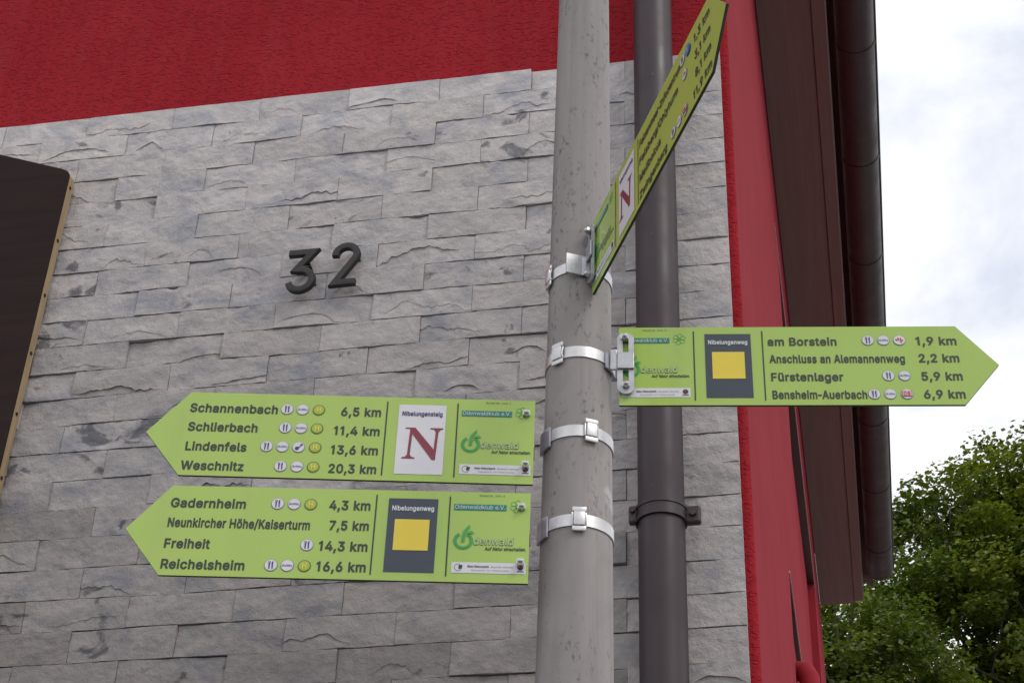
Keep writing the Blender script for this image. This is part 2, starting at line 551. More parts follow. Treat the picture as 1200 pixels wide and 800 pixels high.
bm = bmesh.new()
box(bm, CORNER_X - 0.001, CORNER_X + 0.004, 6.6, 10.35, 7.0, 7.012)
obj("edge_bead", bm, M["bead"], house, world=True)
bm = bmesh.new()
box(bm, CORNER_X - 0.001, CORNER_X + 0.004, 5.44, 6.52, 4.5, 4.508)
obj("edge_bead", bm, M["bead"], house, world=True)
bm = bmesh.new()
box(bm, CORNER_X - .03, CORNER_X + .006, 6.86, 6.98, 6.20, 6.36, bevel=.004)
obj("shutter_bracket", bm, M["zinc"], house, world=True)
# hidden walls
bm = bmesh.new()
box(bm, LEFT_X, LEFT_X + .3, WALL_Y + .3, BACK_Y, 0, EAVE_Z + .05)
obj("far_side_wall", bm, M["plaster_fine"], house, world=True)
bm = bmesh.new()
prism(bm, [(LEFT_X + .3, 0), (CORNER_X - .3, 0), (CORNER_X - .3, EAVE_Z), (RIDGE_X, RIDGE_Z - .25), (LEFT_X + .3, EAVE_Z)], BACK_Y - .3, BACK_Y - .002)
obj("back_wall", bm, M["plaster_fine"], house, world=True)
# roof slopes
bm = bmesh.new()
for sx, ex in ((1, 0.235), (-1, LEFT_X - 0.41)):
    z0 = EAVE_Z + 0.16
    prism(bm, [(ex, z0), (ex, z0 + .14), (RIDGE_X, RIDGE_Z + .42), (RIDGE_X, RIDGE_Z + .28)], WALL_Y - .35, BACK_Y + .02)
obj("roof", bm, M["tile"], house, world=True)

# boxed eave along the side wall: wide board, narrow board, dark fascia behind the gutter
Y0E, Y1E = WALL_Y - 0.35, BACK_Y - 0.03
bm = bmesh.new()
box(bm, CORNER_X + 0.002, 0.083, Y0E, Y1E, EAVE_Z, EAVE_Z + .022, bevel=.002)
obj("soffit_board", bm, M["soffit"], house, world=True)
bm = bmesh.new()
box(bm, 0.0835, 0.150, Y0E, Y1E - .06, EAVE_Z - .012, EAVE_Z + .022, bevel=.004)
obj("soffit_board", bm, M["soffit"], house, world=True)
bm = bmesh.new()
box(bm, 0.128, 0.156, Y0E, Y1E - .02, EAVE_Z + .026, EAVE_Z + .22, bevel=.003)
obj("fascia_board", bm, M["soffit"], house, world=True)

# red vent pipe on the side wall
bm = bmesh.new()
VX, VY, VZ = CORNER_X + .034, 5.95, 4.37
tube(bm, [(VX, VY, 2.2), (VX, VY, VZ - .07), (VX - .002, VY, VZ - .03), (VX - .014, VY + .01, VZ), (VX - .04, VY + .03, VZ + .012)], [.036, .036, .037, .037, .037], 24)
obj("vent_pipe", bm, M["plaster_fine"], house, world=True, smooth=50)

# ---- split face stone cladding (one surface of the house; every stone modelled)
def stone_mesh():
    rnd = random.Random(11)
    V, F, T, RU = [], [], [], []
    def add_stone(x0, x1, z0, z1, nx, nz, seed, row, deep=0.0):
        q = random.Random(seed)
        w, h = x1 - x0, z1 - z0
        d0 = q.uniform(0.0, 0.0026) * (.35 if row == 0 else 1) - deep
        sd = Vector((q.uniform(-50, 50), q.uniform(-50, 50), q.uniform(-50, 50)))
        # broken face: the lowest of a few slightly tilted planes gives flat facets with creases
        planes = []
        for _ in range(q.choice((2, 3, 3, 4))):
            planes.append((q.uniform(0, w), q.uniform(0, h), q.gauss(0, .022), q.gauss(.008, .036), q.uniform(.0015, .0045)))
        ledge = None
        if nz > 8 and q.random() < (.22 if x0 > -.46 else .42):
            ca = q.uniform(.15, .85) * w
            ledge = (ca, q.uniform(.14, .50) * max(w, .15), q.uniform(.22, .62) * h, .0010 + .0050 * q.random() ** 1.8, q.gauss(0, .10), q.uniform(.06, .26) * h, q.uniform(-40, 40), q.uniform(.35, 1.0))
        chip = None
        if q.random() < .25:
            chip = (q.uniform(0, w), q.choice((0, h)), q.uniform(.012, .032), q.uniform(.002, .006))
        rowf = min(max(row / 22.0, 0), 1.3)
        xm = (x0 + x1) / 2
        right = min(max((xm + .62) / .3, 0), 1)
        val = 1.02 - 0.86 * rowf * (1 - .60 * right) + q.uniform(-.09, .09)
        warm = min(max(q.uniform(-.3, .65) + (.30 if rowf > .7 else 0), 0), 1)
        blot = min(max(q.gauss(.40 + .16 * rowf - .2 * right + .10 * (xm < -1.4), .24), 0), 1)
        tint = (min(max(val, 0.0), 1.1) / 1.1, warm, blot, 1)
        base = len(V)
        g, gz = q.uniform(.0003, .0008), q.uniform(.0011, .0017)
        m = max(2, min(nz - 3, round((ledge[2] / h) * nz))) if ledge else -9
        for j in range(nz + 1):
            for i in range(nx + 1):
                a = w * i / nx
                low = 0.0
                if ledge:
                    ca, wa, cb, st, sl, am, ns, sh = ledge
                    ln = cb * (1 - sh * ((a - ca) / wa) ** 2) + sl * (a - ca) + am * noise.noise(Vector((a * 20 + ns, ns, 0))) + am * .40 * noise.noise(Vector((a * 75, ns, 1)))
                    ln = min(max(ln, .07 * h), .84 * h)
                    e = min(1.0, max(0.0, 1 - ((a - ca) / wa) ** 2) * 1.6) * (.55 + .45 * noise.noise(Vector((a * 33, ns, 4))))
                    if j <= m:
                        b = (ln + .0004 * e) * j / m
                    else:
                        b = ln + (h - ln) * (j - m - 1) / (nz - m - 1)
                    if j <= m:
                        low = -st * e * (.30 + .70 * math.exp(-max(ln - b, 0) / (.5 * h)))
                    else:
                        low = .4 * st * e * math.exp(-(b - ln) / .012)
                else:
                    b = h * j / nz
                p = Vector((x0 + a, z0 + b * 1.25, 0)) + sd
                face = min(o + sx_ * (a - ca_) + sz_ * (b - cb_) for ca_, cb_, sx_, sz_, o in planes)
                big = noise.fractal(p * 12, 1.0, 2.0, 3) * .0026 - abs(noise.noise(p * 17)) * .0026
                fin = noise.fractal(p * 60, .8, 2.0, 3) * .0011
                d = d0 + (max(face, -.006) + big + fin) * (1 - .75 * (row == 0) * (b / h) ** 2) + low
                if chip:
                    r2 = math.hypot(a - chip[0], (b - chip[1]) * 1.4) / chip[2]
                    if r2 < 1:
                        d -= chip[3] * (1 - r2) ** .6
                aa = a + (g if i == 0 else (-g if i == nx else 0))
                bb = b + (gz if j == 0 else (-gz if j == nz else 0))
                if j in (0, nz):
                    bb += (.0004 if j == 0 else -.0004) * noise.noise(p * 30)
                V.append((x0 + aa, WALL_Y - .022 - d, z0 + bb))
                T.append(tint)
                RU.append(1.0 if (ledge and j in (m, m - 1) and e > .3) else 0.0)
        for j in range(nz):
            for i in range(nx):
                k = base + j * (nx + 1) + i
                F.append((k, k + 1, k + nx + 2, k + nx + 1))
        # returns to the wall
        rim = [i for i in range(nx + 1)] + [(j + 1) * (nx + 1) - 1 for j in range(1, nz + 1)] + [nz * (nx + 1) + i for i in range(nx - 1, -1, -1)] + [j * (nx + 1) for j in range(nz - 1, 0, -1)]
        b2 = len(V)
        for k in rim:
            x, y, z = V[base + k]
            V.append((x, WALL_Y - .0015, z)); T.append(tint); RU.append(0.0)
        n = len(rim)
        for k in range(n):
            F.append((base + rim[k], b2 + k, b2 + (k + 1) % n, base + rim[(k + 1) % n]))
    for row in range(0, 62):
        z1 = ROW0 - row * ROWH
        z0 = max(z1 - ROWH, 0.0)
        if z1 < .06:
            break
        x1 = STONE_R
        first = True
        c = 0
        while x1 > -5.2:
            wdt = STONE_W * (0.5 if (first and row % 2) else 1.0)
            x0 = x1 - wdt
            near = row < 24 and x1 > -2.35
            if near:
                nx, nz = (70 if wdt > .2 else 36), 20
            else:
                nx, nz = (8 if wdt > .2 else 5), 4
            deep = .012 if (row == 0 and x0 > -.72) else 0
            hh = .010 if deep else 0
            add_stone(x0, x1, z0, z1 - hh * 0, nx, nz, row * 977 + c * 31 + 5, row, deep)
            x1 = x0
            first = False
            c += 1
    me = bpy.data.meshes.new("stone_cladding")
    me.from_pydata(V, [], F)
    at = me.attributes.new("tint", 'FLOAT_COLOR', 'POINT')
    at.data.foreach_set("color", [x for t in T for x in t])
    ar = me.attributes.new("rust", 'FLOAT', 'POINT')
    ar.data.foreach_set("value", RU)
    me.shade_smooth()
    me.set_sharp_from_angle(angle=R(34))
    return me
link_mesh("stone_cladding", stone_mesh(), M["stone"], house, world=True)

# ------------------------------------------------------------------ gutter
gut = empty("roof_gutter", (0.285, 7.6, EAVE_Z - 0.02))
tag(gut, "dark brown half round gutter along the eave of the red house", "gutter")
GX, GZ, GR = 0.284, EAVE_Z + 0.012, 0.094
bm = bmesh.new()
y_a, y_b = WALL_Y - .45, 11.72
rows = []
for (rr) in (GR, GR - .003):
    pr = []
    for i in range(19):
        a = math.pi + math.pi * i / 18
        pr.append((GX + rr * math.cos(a), GZ + rr * math.sin(a)))
    rows.append(pr)
outl = rows[0] + list(reversed(rows[1]))
va = [[bm.verts.new((x, y, z)) for x, z in outl] for y in (y_a, y_b)]
n = len(outl)
for i in range(n):
    bm.faces.new((va[0][i], va[0][(i + 1) % n], va[1][(i + 1) % n], va[1][i]))
# closed far and near ends
for y in (y_a, y_b):
    bm.faces.new([bm.verts.new((x, y, z)) for x, z in rows[0]])
bmesh.ops.recalc_face_normals(bm, faces=bm.faces)
obj("trough", bm, M["gutter"], gut, world=True, smooth=40)
bm = bmesh.new()
tube(bm, [(GX + GR + .002, y_a, GZ + .004), (GX + GR + .002, y_b, GZ + .004)], .009, 14)
obj("rolled_rim", bm, M["gutter"], gut, world=True, smooth=50)
y = 3.75
while y < 11.7:
    bm = bmesh.new()
    for (ra, yy0, yy1) in ((GR + .0035, y - .010, y + .010),):
        pts = [(GX + ra * math.cos(math.pi + math.pi * i / 18), GZ + ra * math.sin(math.pi + math.pi * i / 18)) for i in range(19)]
        inn = [(GX + (ra - .003) * math.cos(math.pi + math.pi * i / 18), GZ + (ra - .003) * math.sin(math.pi + math.pi * i / 18)) for i in range(19)]
        prism(bm, pts + list(reversed(inn)), yy0, yy1)
    obj("gutter_bracket", bm, M["gutter"], gut, world=True, smooth=40)
    y += 0.84

# ------------------------------------------------------------------ downpipe
PX, PY, PR = -0.3635, 3.222, 0.0498
dp = empty("downpipe", (PX, PY, 0.0))
tag(dp, "dark brown rain downpipe running up the stone wall behind the grey pole", "downpipe")
bm = bmesh.new()
tube(bm, [(PX, PY, 0.05), (PX, PY, 3.0), (PX, PY, 5.0), (PX, PY, 8.4)], PR, 48)
obj("pipe", bm, M["pipe"], dp, world=True, smooth=50)
for zc in (3.468, 1.3, 6.2):
    bm = bmesh.new()
    ring_band(bm, PX, PY, zc - .015, zc + .015, PR + .0005, PR + .0005, .0035, 48)
    # raised rolled edges of the clip
    ring_band(bm, PX, PY, zc + .010, zc + .018, PR + .0015, PR + .0015, .0045, 48)
    ring_band(bm, PX, PY, zc - .018, zc - .011, PR + .0015, PR + .0015, .0040, 48)
    c = obj("pipe_clip", bm, M["pipe"], dp, world=True, smooth=40)
    for sx in (-1, 1):
        bm = bmesh.new()
        xa, xb = (PX + PR * .98, PX + PR + .034) if sx > 0 else (PX - PR - .018, PX - PR * .98)
        ya = PY - .006 if sx > 0 else PY - .022
        box(bm, xa, xb, ya, ya + .018, zc - .021, zc + .021, bevel=.005)
        if sx > 0:
            tube(bm, [(PX + PR + .017, ya + .001, zc + .002), (PX + PR + .017, ya - .007, zc + .002)], .0085, 6)
        else:
            tube(bm, [(PX - PR - .009, ya + .001, zc + .007), (PX - PR - .009, ya - .007, zc + .007)], .006, 6)
        obj("clip_lug", bm, M["pipe"], c, world=True)
    bm = bmesh.new()
    tube(bm, [(PX, PY + PR, zc), (PX, WALL_Y - .02, zc)], .005, 10)
    obj("wall_screw", bm, M["bolt"], c, world=True)

# ------------------------------------------------------------------ brown film faced board on the wall
BX, BY0, BY1 = -1.943, 3.250, 3.2815
board = empty("notice_board", (-2.6, BY0, 3.0))
tag(board, "dark brown board with sloping top and raw wooden edge on the stone wall", "board")
def board_z(x): return 4.672 - 0.396 * (x - BX)
outl = [(BX, 3.02), (BX, 4.652), (BX - .002, 4.662), (BX - .007, 4.670), (BX - .016, board_z(BX - .016) - .001), (BX - .03, board_z(BX - .03)),
        (-2.62, board_z(-2.62)), (-3.29, board_z(-2.62) - .268), (-3.29, 3.02)]
bm = bmesh.new()
prism(bm, outl, BY0, BY0 + .0035)
obj("face_panel", bm, M["film"], board, world=True)
bm = bmesh.new()
inset = [(x if x < BX - .001 else x, z) for x, z in outl]
prism(bm, inset, BY0 + .0036, BY1)
obj("plywood_core", bm, M["ply"], board, world=True)
for z in (4.625, 4.444, 4.265, 4.083, 3.902, 3.72, 3.54, 3.36, 3.18):
    bm = bmesh.new()
    tube(bm, [(BX - .002, BY0 + .017, z), (BX + .0022, BY0 + .017, z), (BX + .0030, BY0 + .017, z)], [.0050, .0046, .003], 14)
    obj("screw", bm, M["digit"], board, world=True, smooth=40)

# ------------------------------------------------------------------ house numbers
def stroke(bm, pts, w, y0, y1, bevel):
    n = len(pts)
    L, Rr = [], []
    for i in range(n):
        p = Vector(pts[i])
        d1 = (Vector(pts[i]) - Vector(pts[i - 1])).normalized() if i > 0 else None
        d2 = (Vector(pts[i + 1]) - Vector(pts[i])).normalized() if i < n - 1 else None
        if d1 is None: d1 = d2
        if d2 is None: d2 = d1
        n1, n2 = Vector((-d1.y, d1.x)), Vector((-d2.y, d2.x))
        m = (n1 + n2).normalized()
        k = min(1 / max(m.dot(n1), .35), 2.4)
        L.append(tuple(p + m * w / 2 * k)); Rr.append(tuple(p - m * w / 2 * k))
    prism(bm, L + list(reversed(Rr)), y0, y1, bevel=bevel)
def arc2(cx, cz, r, a0, a1, n=14):
    return [(cx + r * math.cos(R(a0 + (a1 - a0) * i / n)), cz + r * math.sin(R(a0 + (a1 - a0) * i / n))) for i in range(n + 1)]
three = [(-1.294, 4.320), (-1.2305, 4.3195), (-1.270, 4.2665)] + arc2(-1.2570, 4.2345, .0305, 112, -165, 18)[1:]
two = arc2(-1.1440, 4.3010, .0275, 186, -32, 16) + [(-1.1665, 4.2135), (-1.1135, 4.2140)]
for nm, pts, txt in (("house_number", three, "dark bronze digit 3 standing off the grey stone wall"),
                     ("house_number", two, "dark bronze digit 2 standing off the grey stone wall")):
    cx = sum(p[0] for p in pts) / len(pts)
    bm = bmesh.new()
    stroke(bm, pts, .0175, 3.258, 3.272, .003)
    bmesh.ops.translate(bm, verts=bm.verts, vec=(-cx, -3.272, -4.2))
    o = obj(nm, bm, M["digit"], None, smooth=35)
    o.location = (cx, 3.272, 4.2)
    WM[o.name] = Matrix.Translation(o.location)
    tag(o, txt, "house number", "house number digits")
    ends = ((-1.256, 4.270), (-1.2268, 4.236)) if "digit 3" in txt else ((-1.1168, 4.300), (-1.150, 4.238))
    for ex, ez in ends:
        bm = bmesh.new()
        tube(bm, [(ex, 3.270, ez), (ex, WALL_Y - .014, ez + .002)], .003, 10)
        obj("stud", bm, M["digit"], o, world=True)

# ------------------------------------------------------------------ pole
AX, AY = -0.2573, 1.520
def pole_r(z): return 0.0375 - 0.0068 * (z - 2.3)
bm = bmesh.new()
zs = [0.0, 0.6, 1.2, 1.8] + [2.2 + .1 * i for i in range(12)] + [3.6, 4.1, 4.6]
tube(bm, [(0, 0, z) for z in zs], [pole_r(z) for z in zs], 64)
tube(bm, [(0, 0, 4.601), (0, 0, 4.62), (0, 0, 4.635)], [.024, .02, .008], 32)
pole = obj("metal_pole", bm, M["pole"], None, smooth=50)
pole.location = (AX, AY, 0)
tag(pole, "weathered grey tapering metal pole carrying the green direction signs", "pole")

# ------------------------------------------------------------------ direction signs
DG = None
# letter outlines in two weights (advance, loops of x y in thousandths of the type size)
GLYPHS = {
',':(188,"25 -143 92 -144 108 -131 160 52 159 82 146 95 59 96 43 82 12 -110 13 -131"),
'-':(300,"21 164 268 163 282 179 281 254 265 268 22 267 8 251 8 179"),
'.':(188,"66 -25 122 -26 140 -14 162 11 166 29 162 71 140 96 122 108 107 112 68 108 50 96 28 71 24 50 28 14 40 -4"),
'/':(249,"1 -100 77 -102 96 -85 258 515 258 542 245 555 170 556 156 545 151 536 -11 -64 -11 -88"),
'0':(453,"196 -28 255 -30 288 -24 336 0 384 52 406 95 424 167 428 200 424 341 409 404 382 458 333 510 294 531 240 540 213 540 159 531 119 509 92 482 68 455 44 407 28 341 26 308 22 263 26 200 28 167 44 101 72 49 117 0 162 -23|222 76 204 79 180 94 158 128 146 158 136 206 134 269 146 353 167 398 180 414 198 426 219 432 234 432 249 429 273 414 286 398 298 374 307 350 316 302 320 242 307 158 286 110 273 94 258 85 246 79"),
'1':(335,"120 -25 120 385 18 345 18 440 148 534 236 534 236 -25"),
'2':(453,"51 -24 397 -26 413 -12 414 63 400 79 212 81 218 93 308 186 361 248 395 306 402 330 404 396 401 420 389 450 372 474 343 502 307 526 259 538 193 538 169 535 130 520 108 504 78 474 57 444 45 408 42 378 42 351 55 338 139 338 152 351 153 378 166 406 184 424 211 434 238 433 256 427 280 412 293 387 294 360 278 321 234 264 39 57 38 -9"),
'3':(453,"172 -28 254 -30 281 -26 317 -14 351 8 378 35 393 53 411 89 418 131 418 158 411 200 396 233 353 279 320 300 281 310 278 314 396 449 396 515 383 531 62 532 46 518 46 443 59 427 232 425 133 311 133 236 149 222 215 222 263 210 281 198 290 186 303 158 300 125 288 101 263 85 230 76 200 76 179 82 157 95 145 107 132 143 119 156 38 156 22 143 22 110 25 92 46 47 86 6 104 -5 128 -17"),
'4':(453,"270 -24 353 -24 366 -9 366 78 424 80 438 96 436 175 421 188 366 189 366 324 352 340 274 340 258 327 256 188 155 189 332 492 332 519 316 532 238 532 223 520 14 165 14 96 28 80 256 78 258 -9"),
'5':(453,"184 -28 252 -30 276 -26 318 -11 369 31 394 65 406 95 416 149 412 209 403 242 388 272 370 296 333 330 288 351 252 358 204 358 168 350 166 353 174 426 372 426 378 430 388 443 388 515 375 531 87 532 71 518 44 278 44 242 60 228 102 222 138 222 168 240 204 252 237 249 264 237 276 227 292 206 302 176 301 146 292 119 280 101 264 88 234 76 207 76 183 85 164 98 149 125 148 137 132 153 54 154 38 140 38 104 41 83 62 44 93 10 129 -14 165 -26"),
'6':(453,"192 -28 259 -30 280 -26 325 -8 352 12 388 55 410 110 414 173 408 215 395 251 376 276 352 300 325 321 289 334 239 338 344 494 344 518 331 531 241 532 228 521 84 308 57 254 45 215 42 197 42 125 45 101 60 62 86 26 124 -5 163 -23|226 74 208 76 184 88 170 101 156 128 150 155 156 188 174 218 199 234 223 240 253 234 277 220 293 194 302 161 293 119 282 101 268 88 244 76"),
'7':(453,"85 -24 173 -26 189 -12 414 435 414 516 401 532 53 532 37 519 36 444 50 428 280 426 73 12 73 -12"),
'8':(453,"186 -28 262 -30 289 -26 328 -14 362 8 391 37 404 53 419 83 422 101 426 149 422 176 413 203 397 231 359 269 383 296 401 332 404 353 404 410 401 431 385 462 347 503 319 522 268 538 241 540 184 538 133 522 103 502 76 474 51 431 48 410 44 371 51 332 69 296 93 269 57 233 39 203 30 176 30 104 33 83 49 52 90 8 124 -14 163 -26|205 76 172 88 153 104 140 137 153 176 184 201 223 210 247 207 277 195 299 176 311 146 308 122 299 104 280 88 259 79 244 76|211 316 193 322 175 334 168 344 158 368 158 383 165 401 180 419 208 432 226 436 262 426 278 416 293 386 294 368 287 350 278 335 259 322 238 316"),
'9':(453,"117 -24 208 -26 224 -12 368 201 398 261 407 288 414 330 414 363 407 408 392 447 372 474 329 513 280 535 256 538 196 538 172 535 130 517 106 500 79 472 60 447 45 411 42 387 42 312 45 291 66 246 91 214 124 191 160 176 213 171 200 147 105 12 105 -12|220 269 199 275 172 293 162 306 150 354 162 396 181 418 211 433 241 434 268 421 283 406 296 381 302 348 290 306 271 284 244 272"),
'A':(480,"3 -24 91 -26 97 -22 113 -3 147 99 153 114 160 118 322 118 329 108 369 -9 384 -24 469 -26 485 -12 485 18 467 69 305 510 286 532 193 532 177 519 -9 12 -9 -12|196 224 195 234 238 358 285 225"),
'B':(456,"47 -24 255 -26 315 -20 354 -7 384 11 424 54 436 84 442 120 439 183 424 219 377 270 405 299 418 327 422 348 418 420 406 453 396 466 363 500 342 514 300 529 267 532 51 532 35 519 34 -9|150 80 150 204 261 206 291 196 309 184 319 171 328 150 328 132 325 117 312 101 279 86 228 80|150 308 150 426 237 428 261 424 294 408 307 390 310 372 307 354 297 335 282 323 252 311 222 308"),
'D':(502,"47 -24 225 -26 303 -16 360 5 397 33 426 62 454 102 472 147 482 183 484 294 478 345 460 396 430 444 399 476 366 502 303 526 249 532 51 532 35 519 34 -9|150 80 150 426 222 428 267 421 309 403 327 388 358 342 370 303 374 273 370 210 358 168 334 129 297 101 255 86 198 80"),
'F':(410,"47 -24 132 -26 148 -12 150 196 354 196 370 210 370 285 357 301 150 302 148 423 153 428 378 428 392 444 392 516 378 532 51 532 35 519 34 -9"),
'G':(520,"234 -28 301 -30 325 -26 343 -23 394 -2 433 28 475 79 494 125 498 143 500 263 484 280 274 280 260 269 258 263 258 191 270 176 386 173 377 146 356 113 331 94 301 82 283 78 241 82 196 100 172 121 147 161 132 209 128 239 132 299 153 359 170 386 196 408 232 426 253 430 286 429 322 417 349 400 371 368 384 338 397 325 481 324 497 338 498 365 491 392 473 428 452 458 412 496 391 510 361 525 316 538 250 540 202 534 187 531 135 506 78 455 63 434 42 398 20 326 14 263 20 182 45 104 78 56 136 1 193 -23"),
'H':(517,"47 -24 132 -26 148 -12 148 204 153 208 366 208 368 -12 384 -26 465 -26 480 -13 482 516 469 531 384 532 368 519 368 318 363 314 150 314 148 519 132 532 51 532 36 520 34 -9"),
'I':(300,"18 -24 277 -26 293 -12 294 63 290 69 277 80 211 80 206 84 206 423 211 428 277 428 293 441 294 516 280 532 22 532 6 519 6 444 8 438 22 428 88 428 92 423 92 84 88 80 22 80 6 66 6 -9"),
'K':(467,"47 -24 132 -26 148 -12 149 156 195 201 359 -24 456 -26 471 -13 472 9 469 18 278 285 298 312 468 494 469 519 457 531 351 532 184 351 150 319 148 519 132 532 51 532 36 520 34 -9"),
'L':(393,"47 -24 369 -26 386 -9 386 63 372 79 150 81 148 516 132 532 51 532 34 516 34 -9"),
'M':(628,"47 -24 129 -26 145 -12 147 273 260 -9 276 -25 348 -26 367 -9 477 267 479 -12 495 -26 576 -26 590 -15 592 -9 592 516 582 530 576 532 468 532 453 520 315 164 177 517 159 532 51 532 38 522 34 516 34 -9"),
'N':(523,"47 -24 132 -26 148 -12 150 322 362 -12 372 -22 378 -26 471 -26 486 -13 488 516 475 531 390 532 374 519 372 190 166 513 150 530 144 532 51 532 36 520 34 -9"),
'O':(533,"230 -28 298 -30 340 -24 398 2 452 50 485 98 512 182 516 215 512 326 485 410 452 458 397 507 343 531 283 540 205 534 175 525 135 506 78 452 42 395 24 338 14 263 24 167 45 104 76 58 109 24 139 1 193 -23|259 79 235 82 208 94 195 101 171 122 147 161 132 206 128 269 132 302 147 347 174 389 199 411 226 423 253 430 280 430 307 423 335 410 362 386 383 356 402 299 404 236 401 206 386 161 362 122 337 100 304 85"),
'R':(449,"47 -24 132 -26 148 -12 148 168 153 172 225 172 231 169 320 3 342 -25 435 -26 451 -12 451 15 352 195 356 201 379 216 393 230 412 255 424 282 430 303 434 333 430 402 415 444 393 475 348 511 300 529 264 532 51 532 35 519 34 -9|150 278 150 426 240 428 282 418 303 403 319 366 320 342 310 312 295 297 285 290 252 280"),
'S':(447,"180 -30 263 -32 287 -28 341 -10 368 8 401 41 426 84 430 99 432 156 423 201 408 225 374 260 323 289 188 329 157 345 142 366 142 387 157 411 179 424 206 433 230 434 254 430 290 412 303 399 313 366 326 353 407 352 420 363 424 369 420 417 401 460 347 511 326 523 287 536 191 538 128 523 91 501 54 465 34 426 30 408 28 360 34 321 59 281 77 262 122 233 170 215 278 184 306 168 318 150 318 129 302 100 272 83 230 74 176 83 157 93 136 117 129 147 116 160 32 160 17 148 16 114 19 96 42 45 85 3 116 -16 158 -28"),
'V':(480,"192 -24 286 -26 302 -12 485 489 485 519 472 532 388 532 369 516 241 147 110 516 91 532 10 532 -6 519 -6 489 177 -6"),
'W':(686,"144 -24 238 -26 254 -12 343 309 432 -12 448 -26 538 -26 552 -15 692 489 692 519 682 530 676 532 595 532 579 519 493 188 489 192 407 513 391 532 298 532 282 519 203 216 193 191 107 519 91 532 10 532 -4 522 -6 492 0 465 126 3 132 -12"),
'Z':(438,"30 -24 406 -26 422 -12 422 63 409 79 170 81 419 447 420 516 406 532 31 532 15 519 14 444 28 428 267 426 21 63 18 54 18 -9"),
'a':(389,"122 -30 198 -32 222 -25 252 -10 270 -26 345 -26 361 -12 362 267 358 300 346 333 328 357 298 384 273 397 234 406 150 406 114 397 87 385 72 374 33 334 17 303 17 279 29 267 87 250 111 251 143 288 180 304 210 304 228 298 241 288 250 264 250 258 240 254 144 242 84 226 45 202 30 187 14 162 8 138 4 99 11 60 23 33 60 -4 81 -19|159 71 129 83 122 90 118 108 128 126 159 139 249 152 250 138 247 123 241 108 228 92 195 74"),
'b':(424,"186 -29 260 -30 284 -27 324 -8 374 39 396 76 412 136 414 208 408 262 396 301 371 341 341 372 311 392 275 404 200 408 161 398 140 386 138 520 122 534 41 533 28 517 28 -11 44 -24 119 -24 132 -14 137 -6 161 -21|218 72 200 75 176 87 163 100 148 127 139 163 138 214 148 250 166 280 176 290 200 302 221 304 239 302 263 290 279 274 294 244 304 199 304 181 294 133 278 102 264 88 242 75"),
'c':(396,"170 -29 247 -30 277 -24 298 -15 322 0 362 40 386 88 386 112 370 128 319 140 295 140 279 127 260 91 238 78 202 72 184 75 160 90 147 103 132 130 122 163 122 211 135 253 148 275 163 290 190 302 214 306 229 302 259 286 277 255 295 240 322 240 373 252 386 265 386 286 380 307 360 340 313 383 274 401 247 408 160 404 103 383 56 340 36 310 14 250 8 178 15 121 33 70 60 31 105 -8 148 -27"),
'd':(424,"162 -29 235 -30 262 -21 283 -7 304 -24 379 -24 395 -11 396 517 382 533 304 534 288 520 286 384 262 398 226 408 172 408 136 401 100 386 70 360 55 344 30 304 15 259 12 229 14 121 30 73 56 31 99 -8 139 -27|202 72 184 75 166 84 147 100 132 130 123 160 122 214 132 250 150 280 184 302 205 304 223 302 247 290 263 274 278 247 284 220 288 181 281 145 262 102 247 87 223 75"),
'e':(404,"174 -29 256 -30 292 -21 322 -6 364 33 374 46 390 82 389 103 376 116 322 128 298 128 282 115 262 87 235 75 205 72 162 85 145 102 132 124 128 139 130 143 379 144 395 157 392 253 380 298 365 328 331 366 304 386 280 398 244 408 157 404 103 383 54 337 30 301 14 253 8 178 15 121 33 70 60 31 106 -9 151 -27|133 246 131 250 135 262 159 289 184 302 205 306 226 302 251 289 276 253 271 246"),
'f':(254,"68 -24 150 -26 166 -12 166 297 171 302 237 302 250 318 249 391 234 404 168 404 166 420 173 438 180 445 192 448 237 446 253 462 266 504 266 528 252 544 240 550 222 554 162 554 123 544 102 530 71 498 58 468 54 405 -3 404 -19 390 -18 314 -6 302 51 302 56 297 56 -9"),
'g':(425,"156 -172 247 -174 301 -161 335 -142 372 -106 392 -64 396 -34 396 386 382 402 304 402 283 385 262 399 220 408 181 408 139 402 103 387 85 372 55 342 30 305 14 257 8 182 15 122 30 80 54 44 100 4 142 -14 235 -18 286 2 281 -34 263 -55 238 -68 190 -72 166 -65 138 -46 109 -18 88 -18 43 -42 28 -57 27 -82 40 -104 70 -134 100 -155 121 -164|193 85 157 100 141 119 122 167 122 215 132 248 154 286 181 300 214 304 247 291 269 266 278 248 284 224 288 185 278 137 260 107 229 88"),
'h':(410,"40 -24 122 -26 138 -12 138 231 142 249 151 273 164 286 176 295 206 304 227 301 246 291 261 273 268 258 270 237 271 -12 287 -26 365 -26 382 -9 382 258 378 294 366 330 347 358 329 376 305 394 281 403 263 406 194 406 173 403 140 388 138 516 122 532 44 532 28 516 28 -9"),
'i':(167,"40 -24 122 -26 138 -9 138 387 122 404 44 404 28 387 28 -9|66 420 98 418 113 422 125 430 147 456 150 471 147 510 142 519 113 544 101 548 65 548 53 544 30 525 19 510 16 492 19 456 49 426"),
'k':(381,"40 -24 122 -26 138 -12 138 126 143 134 152 137 263 -4 284 -25 380 -26 396 -9 396 12 238 213 256 237 383 365 384 390 368 404 272 403 140 271 138 516 122 532 44 532 28 516 28 -9"),
'l':(189,"126 -26 158 -28 182 -24 194 -18 204 -5 204 19 195 64 182 77 143 78 138 91 138 517 122 534 44 534 28 517 28 76 30 55 34 34 62 -4 89 -21"),
